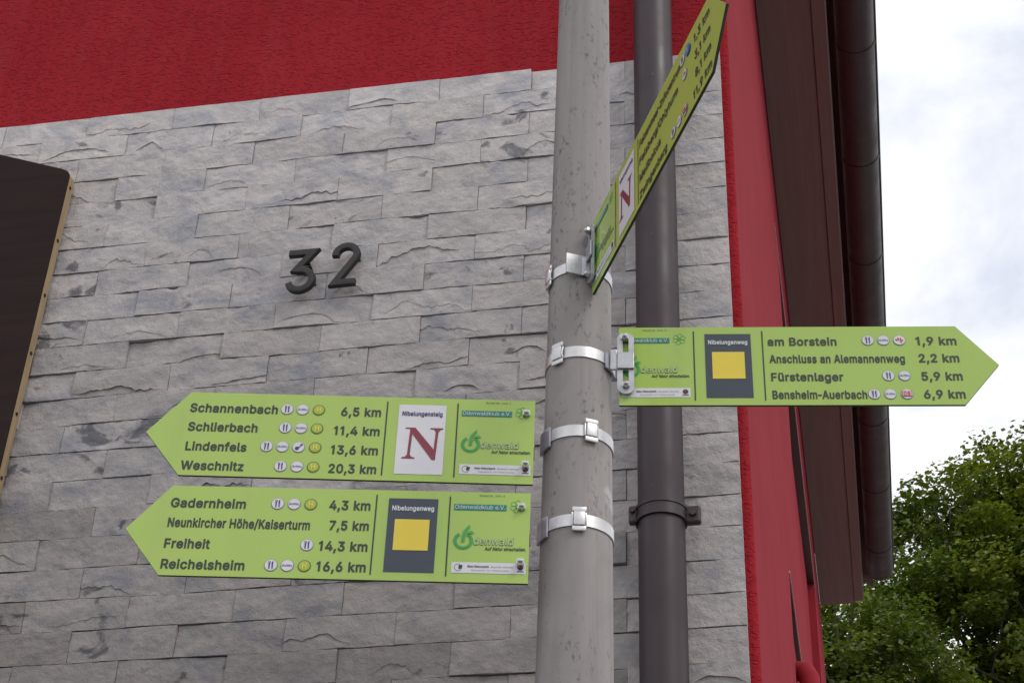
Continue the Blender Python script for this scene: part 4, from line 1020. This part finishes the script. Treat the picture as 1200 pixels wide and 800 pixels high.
def pictogram(kind, cx, cz, parent):
    b = bmesh.new()
    r = 6.5 * mm
    if kind == 'H':
        disc(b, cx, cz, r, Y1, 0); disc(b, cx, cz, r * .82, Y2, 1)
        put_text(b, "H", cx - 2.1 * mm, cx + 2.1 * mm, cz - 2.9 * mm, 5.8 * mm, Y3, 3, .02)
        mats = [M["stop_ring"], M["stop"], M["yellow"], M["stop_letter"]]
    else:
        disc(b, cx, cz, r, Y1, 0); disc(b, cx, cz, r * .91, Y2, 1)
        mats = [M["ring"], M["white"], M["violet"], M["red"], M["blue"]]
        if kind == 'fork':
            flat(b, [(cx - 1.9 * mm, cz - 4.2 * mm), (cx - .9 * mm, cz - 4.2 * mm), (cx - .8 * mm, cz + .4 * mm), (cx - .5 * mm, cz + 4.0 * mm), (cx - 2.6 * mm, cz + 4.0 * mm), (cx - 2.1 * mm, cz + .6 * mm)], Y3, 2)
            flat(b, [(cx + 1.2 * mm, cz - 4.2 * mm), (cx + 2.2 * mm, cz - 4.2 * mm), (cx + 2.2 * mm, cz + 4.2 * mm), (cx + 1.4 * mm, cz + 4.0 * mm), (cx + .7 * mm, cz + 2.2 * mm), (cx + 1.0 * mm, cz - .3 * mm)], Y3, 2)
            rect(b, cx - 1.75 * mm, cx - 1.35 * mm, cz + 1.7 * mm, cz + 4.1 * mm, Y4, 1)
        elif kind == 'bed':
            rect(b, cx - 5.0 * mm, cx + 5.0 * mm, cz - .9 * mm, cz - .35 * mm, Y3, 0)
            rect(b, cx - 5.0 * mm, cx - 4.5 * mm, cz - 1.7 * mm, cz + 1.7 * mm, Y3 - 1e-5, 0)
            rect(b, cx + 4.5 * mm, cx + 5.0 * mm, cz - 1.7 * mm, cz + .8 * mm, Y3 - 1e-5, 0)
            disc(b, cx - 3.2 * mm, cz + .5 * mm, .75 * mm, Y3, 0, 10)
            flat(b, [(cx - 2.0 * mm, cz + .1 * mm), (cx + 4.0 * mm, cz + .1 * mm), (cx + 3.4 * mm, cz + .7 * mm), (cx - .4 * mm, cz + 1.0 * mm)], Y3, 0)
        elif kind == 'pool':
            disc(b, cx - 1.4 * mm, cz - 1.7 * mm, 2.0 * mm, Y3, 2, 16)
            flat(b, [(cx - .6 * mm, cz - 1.4 * mm), (cx + .3 * mm, cz - 1.9 * mm), (cx + 3.3 * mm, cz + 2.8 * mm), (cx + 2.5 * mm, cz + 3.2 * mm)], Y3, 2)
            disc(b, cx + 3.2 * mm, cz + 2.6 * mm, 1.1 * mm, Y4, 2, 12)
        elif kind == 'leaf':
            for a in (15, 60, 105, 150):
                c, s = math.cos(R(a)), math.sin(R(a))
                ox, oz = cx - .2 * mm, cz - 1.4 * mm
                flat(b, [(ox + 1.0 * mm * c, oz + 1.0 * mm * s), (ox + 3.2 * mm * c - 1.0 * mm * s, oz + 3.2 * mm * s + 1.0 * mm * c), (ox + 5.0 * mm * c, oz + 5.0 * mm * s), (ox + 3.2 * mm * c + 1.0 * mm * s, oz + 3.2 * mm * s - 1.0 * mm * c)], Y3, 3)
            flat(b, [(cx + .2 * mm, cz - 1.0 * mm), (cx + 1.0 * mm, cz - .8 * mm), (cx + 3.0 * mm, cz - 3.8 * mm), (cx + 2.2 * mm, cz - 4.2 * mm)], Y3, 3)
        elif kind == 'rail':
            flat(b, rounded_rect(cx - 5.0 * mm, cx + 5.0 * mm, cz - 3.4 * mm, cz + 3.4 * mm, 1 * mm, 3), Y3, 3)
            flat(b, rounded_rect(cx - 4.3 * mm, cx + 4.3 * mm, cz - 2.7 * mm, cz + 2.7 * mm, .8 * mm, 3), Y4, 1)
            put_text(b, "DB", cx - 3.5 * mm, cx + 3.5 * mm, cz - 2.0 * mm, 4.0 * mm, Y4 - .0003, 3, .02)
        elif kind == 'info':
            disc(b, cx, cz, r * .99, Y3, 4)
            put_text(b, "i", cx - .9 * mm, cx + .9 * mm, cz - 3.4 * mm, 5.6 * mm, Y4, 1, .02)
    o = obj("pictogram", b, mats, parent)
    return o

def serif_N(b, x0, z_top, w, h, y, mi):
    """roman capital drawn as joined polygons, slightly slanted as on the plate"""
    def P(u, v): return (x0 + w * u, z_top - h * v)
    sl = -.05
    Q = lambda u, v: P(u + sl * v + .04, v)
    flat(b, [Q(.13, .06), Q(.20, .06), Q(.205, .93), Q(.135, .93)], y, mi)                       # left stem
    flat(b, [Q(.0, 0), Q(.26, 0), Q(.30, .05), Q(.20, .06), Q(.13, .06), Q(.10, .04), Q(.0, .035)], y, mi)
    flat(b, [Q(.0, 1), Q(.0, .965), Q(.09, .945), Q(.135, .87), Q(.205, .87), Q(.25, .945), Q(.34, .965), Q(.34, 1)], y - 1e-5, mi)
    flat(b, [Q(.18, .03), Q(.30, .05), Q(.885, .78), Q(.885, 1.03), Q(.80, 1.03), Q(.20, .20)], y - 2e-5, mi)   # diagonal
    flat(b, [Q(.815, .06), Q(.885, .06), Q(.885, .9), Q(.815, .8)], y - 3e-5, mi)                 # right stem
    flat(b, [Q(.66, 0), Q(1.0, 0), Q(1.0, .035), Q(.93, .05), Q(.885, .14), Q(.815, .14), Q(.77, .05), Q(.66, .035)], y - 4e-5, mi)

def bolt_mesh(b, cx, cz, y, length=.004):
    tube(b, [(cx, y, cz), (cx, y - .0009, cz)], .0043, 20)                       # washer
    tube(b, [(cx, y - .001, cz), (cx, y - .001 - length, cz)], .0040, 6)         # hexagon nut
    tube(b, [(cx, y - .001 - length, cz), (cx, y - .0025 - length, cz), (cx, y - .0036 - length, cz)], [.0030, .0026, .0012], 14)

def make_sign(name_label, o3, ang, side, rows, emblem, number, strap_z, buckle, panel_front):
    """side=+1: pole on the left, tip on the right; -1: mirrored plate outline. Local x = reading direction, z up from the lower edge, front = -y"""
    root = empty("direction_sign", (o3[0], o3[1], o3[2] - H), ang)
    tag(root, name_label, "direction sign", "green hiking direction signs on the pole")
    sx = lambda u: u * side
    # ---- panel
    b = bmesh.new()
    out = [(0, 0), (sx(LREC), 0), (sx(LREC + LTIP), H / 2), (sx(LREC), H), (0, H)]
    fs = prism(b, out, 0, .0030, 0, 1)
    obj("panel", b, [M["green"], M["edge"]], root)
    # position helpers: u measured from the pole end, v down from the top edge, both in mm
    X = lambda u: sx(u * mm)
    Z = lambda v: H - v * mm
    # ---- print on the plate: dividers, destinations, distances, plate number
    for u in (79.3, 152.0):
        b = bmesh.new()
        rect(b, min(X(u - .7), X(u + .7)), max(X(u - .7), X(u + .7)), Z(94.3), Z(5.5), Y1)
        obj("divider_line", b, M["ink"], root)
    for (nm, t0, t1, km, k0, k1, base, kbase) in rows:
        a0, a1 = sorted((X(t0), X(t1)))
        b = bmesh.new()
        put_text(b, nm, a0, a1, Z(base), 9.7 * mm, Y1, 0, .020)
        obj("destination_text", b, M["ink"], root)
        a0, a1 = sorted((X(k0), X(k1)))
        b = bmesh.new()
        put_text(b, km, a0, a1, Z(kbase), 9.9 * mm, Y1, 0, .024)
        obj("distance_text", b, M["ink"], root)
    a0, a1 = sorted((X(25.2), X(50.5)))
    b = bmesh.new()
    put_text(b, number, a0, a1, Z(5.0), 2.0 * mm, Y1, 0, .01)
    obj("plate_number", b, M["ink"], root)
    # ---- emblem plate
    b = bmesh.new()
    e0, e1 = sorted((X(91.0), X(139.8)))
    t0, t1 = sorted((X(94.6), X(136.0)))
    if emblem == 'N':
        rect(b, e0, e1, Z(92), Z(8.8), Y1, 0)
        put_text(b, "Nibelungensteig", t0, t1, Z(22.3), 5.0 * mm, Y2, 1, .022)
        serif_N(b, min(X(94), X(132)) - .001, Z(36.8), 38.5 * mm, 37.0 * mm, Y2, 2)
    else:
        rect(b, e0, e1, Z(91), Z(9.2), Y1, 3)
        put_text(b, "Nibelungenweg", t0, t1, Z(22.8), 5.0 * mm, Y2, 0, .024)
        q0, q1 = sorted((X(98.2), X(132.4)))
        rect(b, q0, q1, Z(67.2), Z(32.9), Y2, 4)
    obj("emblem", b, [M["white"], M["violet"], M["maroon"], M["slate"], M["yellow"]], root)
    # ---- sponsor logos; s runs left to right within the section
    L0 = X(79.0) if side < 0 else X(-2.0)
    s_ = lambda s: L0 + s * mm
    b = bmesh.new()
    rect(b, s_(4), s_(55.6), Z(20.9), Z(14.1), Y1, 0)
    put_text(b, "Odenwaldklub e.V.", s_(5.0), s_(54.2), Z(19.6), 4.4 * mm, Y2, 1, .004)
    # line drawn flower of petals
    fx, fz = s_(66.0), Z(15.6)
    for a in range(0, 360, 60):
        c, s = math.cos(R(a + 20)), math.sin(R(a + 20))
        px, pz = fx + 4.4 * mm * c, fz + 4.4 * mm * s
        annulus(b, px, pz, 2.2 * mm, 2.7 * mm, Y1 - a * 1e-7, 2, 16)
    disc(b, fx, fz, 1.2 * mm, Y2, 2, 10)
    # apple shaped power ring with stem and leaf
    rx, rz = s_(14.6), Z(55.0)
    annulus(b, rx, rz, 6.2 * mm, 9.8 * mm, Y1, 3, 34, 118, 422)
    annulus(b, rx, rz, 7.5 * mm, 8.3 * mm, Y2, 2, 34, 122, 418)
    flat(b, [(rx - 1.6 * mm, rz - 1.5 * mm), (rx + 1.3 * mm, rz - 1.2 * mm), (rx + 2.2 * mm, rz + 8 * mm), (rx + 5.2 * mm, rz + 14 * mm), (rx + 4.2 * mm, rz + 16 * mm), (rx + .2 * mm, rz + 11 * mm), (rx - 1.4 * mm, rz + 6 * mm)], Y3, 3)
    flat(b, [(rx + 2.4 * mm, rz + 8.0 * mm), (rx + 7.0 * mm, rz + 10.8 * mm), (rx + 11.0 * mm, rz + 8.6 * mm), (rx + 7.2 * mm, rz + 7.6 * mm)], Y3, 3)
    flat(b, [(rx + 3.2 * mm, rz + 10.6 * mm), (rx + 6.0 * mm, rz + 14.8 * mm), (rx + 5.9 * mm, rz + 18.0 * mm), (rx + 3.0 * mm, rz + 13.6 * mm)], Y3 - 2e-5, 3)
    flat(b, [(rx - .3 * mm, rz + .2 * mm), (rx + .3 * mm, rz + .2 * mm), (rx + 1.6 * mm, rz + 9 * mm), (rx + .9 * mm, rz + 9 * mm)], Y4, 2)
    put_text(b, "denwald", s_(24.6), s_(64.0), Z(59.2), 8.0 * mm, Y1, 4, .030, .12)
    put_text(b, "denwald", s_(24.9), s_(63.7), Z(59.1), 7.8 * mm, Y2, 5, .002, .12)
    put_text(b, "Auf Natur einschalten.", s_(36.0), s_(76.0), Z(65.0), 3.4 * mm, Y1, 6, .022, .2)
    rect(b, s_(4.6), s_(76.6), Z(90.2), Z(78.6), Y1, 1)
    annulus(b, s_(11.2), Z(84.3), 3.4 * mm, 3.9 * mm, Y2, 4, 20, 60, 330)
    flat(b, [(s_(11.5), Z(86)), (s_(15.0), Z(85.5)), (s_(15.5), Z(82)), (s_(12), Z(81.5))], Y2, 6)
    put_text(b, "Geo-Naturpark", s_(20.0), s_(41.0), Z(84.0), 2.1 * mm, Y2, 6, .03)
    put_text(b, "Bergstraße-Odenwald", s_(43.0), s_(64.0), Z(84.0), 1.7 * mm, Y2, 4, .0)
    put_text(b, "Geopark im Odenwald", s_(24.0), s_(60.0), Z(87.8), 1.5 * mm, Y2, 4, .0)
    disc(b, s_(71.2), Z(83.4), 2.9 * mm, Y2, 6, 20)
    flat(b, [(s_(69.6), Z(83.8)), (s_(71.4), Z(85.2)), (s_(73.0), Z(82.6)), (s_(71.0), Z(81.6))], Y3, 7)
    rect(b, s_(68.0), s_(74.6), Z(88.0), Z(87.1), Y2, 6)
    obj("logo", b, [M["teal"], M["white"], M["logo_green"], M["logo_green"], M["grey_print"], M["pale_green"], M["ink"], M["maroon"]], root)
    return root, X, Z

def add_strap(root, z, phi, thick=.0010):
    """stainless band round the pole; phi = world azimuth of its buckle"""
    b = bmesh.new()
    hb = .0066
    ring_band(b, AX, AY, z - hb, z + hb, pole_r(z - hb) + .0004, pole_r(z + hb) + .0004, thick, 72)
    st = obj("strap", b, M["steel"], root, world=True, smooth=40)
    r = pole_r(z) + .0004 + thick
    mtx = Matrix.Translation((AX, AY, z)) @ Matrix.Rotation(phi + math.pi / 2, 4, 'Z')    # local -y points outwards
    b = bmesh.new()
    # clip: body folded over the band, lips above and below
    box(b, -.0058, .0058, -r - .0042, -r - .0004, -.0078, .0078, bevel=.0012)
    for s in (1, -1):
        z0, z1 = (.0078, .0135) if s > 0 else (-.0135, -.0078)
        box(b, -.0072, .0072, -r - .0030, -r - .0006, z0, z1, bevel=.0011)
    box(b, -.0078, -.0060, -r - .0022, -r - .0002, -.0074, .0074, bevel=.0005)
    tube(b, [(.0066, -r - .001, -.0072), (.0066, -r - .0032, -.0030), (.0066, -r - .001, .0072)], .0010, 8)
    b.transform(mtx)
    obj("buckle", b, M["steel"], st, world=True, smooth=40)
    return st

def slotted_plate(b, x0, x1, z0, z1, y0, y1, slots):
    """plate with rounded ends and long slots cut right through (front y0, back y1)"""
    r = (x1 - x0) * .42
    xm, hw = (x0 + x1) / 2, .0031
    zs = sorted([z0, z1] + [z for s in slots for z in s])
    # side rails and webs
    box(b, x0, xm - hw, y0, y1, z0 + r, z1 - r)
    box(b, xm + hw, x1, y0, y1, z0 + r, z1 - r)
    cur = z0 + r
    for s0, s1 in sorted(slots):
        if s0 > cur:
            box(b, xm - hw, xm + hw, y0, y1, cur, s0)
        cur = s1
    if cur < z1 - r:
        box(b, xm - hw, xm + hw, y0, y1, cur, z1 - r)
    for zc, sg in ((z0 + r, -1), (z1 - r, 1)):
        pts = [(x0, zc)] + [(xm - (xm - x0) * math.cos(R(a)), zc + sg * r * math.sin(R(a))) for a in range(15, 180, 15)] + [(x1, zc)]
        prism(b, pts, y0, y1)
    bmesh.ops.remove_doubles(b, verts=b.verts, dist=1e-6)

def saddle(root, z, phi0, phi1, hgt=.017):
    """shoe that hugs the pole, between two azimuths, the band runs through it"""
    b = bmesh.new()
    r = pole_r(z)
    ring_band(b, AX, AY, z - hgt, z + hgt, r + .0018, r + .0018, .0022, 14, phi0, phi1)
    return b

W2 = lambda p: Vector(p)
def frame_of(o3, ang):
    ex = Vector((math.cos(ang), math.sin(ang), 0)); ey = Vector((-math.sin(ang), math.cos(ang), 0))
    return lambda u, y, z: Vector((o3[0], o3[1], o3[2] - H)) + ex * u + ey * y + Vector((0, 0, z))

CAMAZ = math.atan2(-AY, -AX)         # azimuth from the pole axis back to the photographer
def az(s): return CAMAZ + math.asin(s)     # s = sideways offset on the pole, + to the right as seen

SIGNS = [
 dict(label="upper green arrow sign pointing left, headed Schannenbach 6,5 km, with white N plate",
      o=(-.2949, 1.4755, 2.6025), e=(-.9826, -.186), side=-1, emblem='N', number="Schild Nr. 240-1", sz=2.5685, bk=.36,
      rows=[("Schannenbach", 355.0, 264.4, "6,5 km", 199, 158.0, 24.0, 24.2), ("Schlierbach", 354.0, 282.7, "11,4 km", 204.6, 157.6, 47.0, 47.4),
            ("Lindenfels", 353.4, 291.2, "13,6 km", 205.5, 157.6, 70.4, 70.4), ("Weschnitz", 355.0, 291.3, "20,3 km", 205.8, 157.6, 93.2, 92.6)],
      icons=[(0, 'fork', 254.9), (0, 'bed', 238.9), (0, 'H', 222.2), (1, 'fork', 254.5), (1, 'bed', 238.3), (1, 'H', 221.9),
             (2, 'fork', 271), (2, 'bed', 254.9), (2, 'pool', 238.5), (2, 'H', 221.6), (3, 'fork', 254.4), (3, 'bed', 237.8), (3, 'H', 221.3)]),
 dict(label="lowest green arrow sign pointing left, headed Gadernheim 4,3 km, dark plate with yellow square",
      o=(-.2947, 1.4665, 2.4869), e=(-.9844, -.1759), side=-1, emblem='Y', number="Schild Nr. 240-4", sz=2.4632, bk=.06,
      rows=[("Gadernheim", 355.6, 281, "4,3 km", 198.3, 157.6, 24.4, 23.4), ("Neunkircher Höhe/Kaiserturm", 355.4, 215.2, "7,5 km", 196.2, 157.4, 46.6, 46.2),
            ("Freiheit", 355.4, 310.6, "14,3 km", 204.4, 156.8, 70.0, 69.2), ("Reichelsheim", 355.4, 274.1, "16,6 km", 204.6, 156.7, 92.6, 91.6)],
      icons=[(0, 'fork', 249.6), (0, 'bed', 233.3), (0, 'H', 216.8), (2, 'fork', 216), (3, 'fork', 248.7), (3, 'bed', 232.8), (3, 'H', 216.2)]),
 dict(label="green arrow sign pointing right across the downpipe, headed am Borstein 1,9 km",
      o=(-.2123, 1.5096, 2.7121), e=(.9907, .1361), side=1, emblem='Y', number="Schild Nr. 240-2", sz=2.6675, bk=-.60,
      rows=[("am Borstein", 157.4, 230.2, "1,9 km", 313.2, 355.6, 24.4, 24.2), ("Anschluss an Alemannenweg", 158.4, 299.7, "2,2 km", 314.0, 356.1, 46.8, 46.4),
            ("Fürstenlager", 159.0, 234, "5,9 km", 314.7, 357, 69.8, 69.4), ("Bensheim-Auerbach", 159.2, 256.8, "6,9 km", 315, 357.4, 92.2, 92.0)],
      icons=[(0, 'fork', 263.1), (0, 'bed', 279.4), (0, 'leaf', 296.1), (2, 'fork', 280.8), (2, 'bed', 297.4), (3, 'fork', 264.2), (3, 'bed', 280.7), (3, 'rail', 297.8)]),
 dict(label="steeply foreshortened green arrow sign pointing up past the downpipe, with Zwingenberg 11,9 km",
      o=(-.2384, 1.4879, 2.8433), e=(.4505, -.8928), side=1, emblem='N', number="Schild Nr. 240-3", sz=2.7815, bk=-.93,
      rows=[("Felsenmeer-Infozentrum", 157.0, 280.5, "1,3 km", 315.5, 357.0, 24.0, 24.0), ("Felsberg/Ohlyturm", 156.6, 270.0, "3,1 km", 316.2, 357, 47.0, 47.0),
            ("Melibokus", 156.4, 219.5, "8,1 km", 316.0, 357.2, 70.2, 70.2), ("Zwingenberg", 156.4, 236.8, "11,9 km", 309.3, 357.3, 92.8, 92.8)],
      icons=[(0, 'fork', 285.0), (0, 'info', 300.6), (1, 'leaf', 289.4), (3, 'fork', 255.2), (3, 'bed', 271.7), (3, 'rail', 288.4)]),
]
ICON_V = (18.4, 41.0, 63.8, 86.8)
for sg in SIGNS:
    e = sg['e']
    ang = math.atan2(e[1], e[0]) if sg['side'] > 0 else math.atan2(-e[1], -e[0])
    root, X, Z = make_sign(sg['label'], sg['o'], ang, sg['side'], sg['rows'], sg['emblem'], sg['number'], sg['sz'], sg['bk'], True)
    for row, kind, u in sg['icons']:
        pictogram(kind, X(u), Z(ICON_V[row]), root)
    fr = frame_of(sg['o'], ang)
    z = sg['sz']
    add_strap(root, z, az(sg['bk']))
    zl = z - (sg['o'][2] - H)                      # strap height in sign space
    if sg['side'] < 0:
        for (u, v, ln) in ((8.6, 16.7, .0035), (8.0, 79.2, .006)):
            b = bmesh.new(); bolt_mesh(b, X(u), Z(v), 0.0, ln)
            obj("bolt", b, M["bolt"], root, smooth=35)
        b = bmesh.new()
        slotted_plate(b, X(16), X(1.5), Z(90), Z(8), .0034, .0056, [(Z(79), Z(60)), (Z(32), Z(14))])
        # flange turned back to the pole, with a shoe for the band
        zc = zl
        box(b, X(1.5), X(-.4), .0034, .030, zc - .020, zc + .014)
        br = obj("bracket", b, M["zinc"], root)
        b = saddle(root, z - .002, az(-.985), az(-.74), .0115)
        obj("saddle", b, M["zinc"], br, world=True, smooth=30)
    else:
        b = bmesh.new()
        y0, y1 = -.0052, -.0030
        slotted_plate(b, X(-2.0), X(15.8), Z(88.5), Z(10.5), y0, y1, [(Z(36.5), Z(19.5)), (Z(81.5), Z(58.5))])
        # raised waist of the plate and web running back to the pole
        box(b, X(-2.0), X(15.8), y0 - .0024, y0 - .0002, Z(58), Z(37), bevel=.0008)
        if sg['o'][1] > 1.5:
            box(b, X(-9.5), X(-2.2), -.0062, -.0034, zl - .014, zl + .012, bevel=.0008)
        else:
            box(b, X(-2.2), X(-.2), -.0300, -.0036, zl - .014, zl + .013, bevel=.0006)
        br = obj("bracket", b, M["zinc"], root)
        if sg['o'][1] > 1.5:
            b = saddle(root, z - .003, az(.74), az(.995), .0095)
        else:
            b = saddle(root, z - .002, az(.05), az(.46), .0120)
        obj("saddle", b, M["zinc"], br, world=True, smooth=30)
        for (u, v) in ((6.0, 17.5), (7.2, 78.7)):
            b = bmesh.new(); bolt_mesh(b, X(u), Z(v), y0 - .0002, .003)
            obj("bolt", b, M["bolt"], root, smooth=35)

# ------------------------------------------------------------------ trees behind the house
def make_tree(name, label, base, blobs, seed, leaf=0.066, per=120, clump_density=1.0, tone=0.0):
    rnd = random.Random(seed)
    root = empty(name, base)
    tag(root, label, "tree", "leafy trees behind the house")
    bx, by, bz = base
    # trunk and limbs
    b = bmesh.new()
    top = max(c[2] for c, r in blobs)
    fork = Vector((bx + .1, by, bz + (top - bz) * .38))
    tube(b, [(bx, by, bz - .2), (bx + .03, by, bz + 1.2), (bx - .04, by + .03, (bz + fork.z) / 2), tuple(fork)], [.34, .27, .23, .19], 16)
    for c, r in blobs:
        c = Vector(c)
        start = fork + Vector((rnd.uniform(-.05, .05), rnd.uniform(-.05, .05), -rnd.uniform(0, 1.2)))
        mid = start.lerp(c, .5) + Vector((rnd.uniform(-.3, .3), rnd.uniform(-.3, .3), .25))
        tube(b, [tuple(start), tuple(mid), tuple(c), tuple(c + (c - mid).normalized() * r * .6)], [.09, .06, .03, .01], 8)
        for _ in range(5):
            d = Vector((rnd.gauss(0, 1), rnd.gauss(0, 1), rnd.gauss(.2, .7))).normalized()
            s = c.lerp(mid, rnd.uniform(0, .5))
            t = c + d * r * rnd.uniform(.65, .95)
            tube(b, [tuple(s), tuple(s.lerp(t, .5) + Vector((0, 0, .1))), tuple(t)], [.022, .013, .005], 5)
    obj("trunk", b, M["bark"], root, world=True, smooth=50)
    V, F, T = [], [], []
    for c, r in blobs:
        c = Vector(c)
        ncl = int(84 * r * r * clump_density)
        for _ in range(ncl):
            d = Vector((rnd.gauss(0, 1), rnd.gauss(0, 1), rnd.gauss(0, 1))).normalized()
            rad = r * (rnd.uniform(.25, 1.0) ** .55)
            p = c + Vector((d.x * rad, d.y * rad, d.z * rad * .85))
            if noise.noise(p * 1.15 + Vector((7, 3, 1))) < -.15 and rnd.random() < .9:
                continue
            p += d * noise.noise(p * 1.7) * .30
            cs = rnd.uniform(.16, .36)
            t0 = min(max(.45 + rnd.gauss(0, .17) + noise.noise(p * .8) * .35 + tone, 0), 1)
            nl = int(per * rnd.uniform(.6, 1.2) * (cs / .28))
            out = (d + Vector((0, 0, .4))).normalized()
            for _ in range(nl):
                g3 = [max(-1.5, min(1.5, rnd.gauss(0, 1))) for _k in range(3)]
                q = p + Vector((g3[0] * cs * .58, g3[1] * cs * .58, g3[2] * cs * .22 - .25 * cs * (g3[0] ** 2 + g3[1] ** 2) * .3))
                nrm = (out * .5 + Vector((rnd.gauss(0, .5), rnd.gauss(0, .5), rnd.gauss(.75, .4)))).normalized()
                ax = nrm.orthogonal().normalized()
                ax = Matrix.Rotation(rnd.uniform(0, 6.28), 3, nrm) @ ax
                bi = nrm.cross(ax)
                s = leaf * rnd.uniform(.6, 1.25)
                k = len(V)
                V += [q - ax * s * .55, q + bi * s * .42 + nrm * s * .07, q + ax * s * .62, q - bi * s * .42 + nrm * s * .07]
                F.append((k, k + 1, k + 2, k + 3))
                tt = min(max(t0 + rnd.uniform(-.12, .12), 0), 1)
                T += [(tt, tt, tt, 1)] * 4
    me = bpy.data.meshes.new("crown")
    me.from_pydata([tuple(v) for v in V], [], F)
    at = me.attributes.new("tint", 'FLOAT_COLOR', 'POINT')
    at.data.foreach_set("color", [x for t in T for x in t])
    link_mesh("crown", me, M["leaf"], root, world=True)
    return len(F)

nA = make_tree("broadleaf_tree", "tall leafy green tree rising behind the far end of the gutter",
    (2.9, 20.0, 0.0),
    [((2.5, 20.0, 12.65), 1.45), ((1.35, 19.6, 12.2), 1.15), ((3.9, 20.2, 12.7), 1.7), ((0.5, 19.8, 11.6), .95), ((2.3, 19.2, 11.2), 1.5),
     ((3.6, 19.4, 10.9), 1.7), ((1.0, 19.4, 10.7), 1.35), ((4.9, 20.4, 11.3), 1.7), ((2.4, 20.9, 10.6), 1.8), ((2.6, 20.0, 9.0), 2.0), ((4.4, 20.3, 9.0), 1.8), ((.9, 20.2, 9.2), 1.5), ((1.9, 20.4, 12.9), 1.1)  , ((3.2, 19.6, 13.2), 1.1)], 5)
nB = make_tree("broadleaf_tree", "lower leafy green tree just below the end of the brown soffit",
    (-0.4, 17.4, 0.0),
    [((-.1, 17.4, 10.1), .85), ((.45, 17.5, 9.75), .85), ((-.9, 17.5, 9.9), 1.0), ((.1, 17.2, 9.0), 1.2), ((1.0, 17.6, 8.7), 1.0), ((-1.1, 17.5, 8.6), 1.2), ((0, 17.5, 7.6), 1.4)], 9, .062, 110, .95, -.10)
print("leaves", nA, nB)
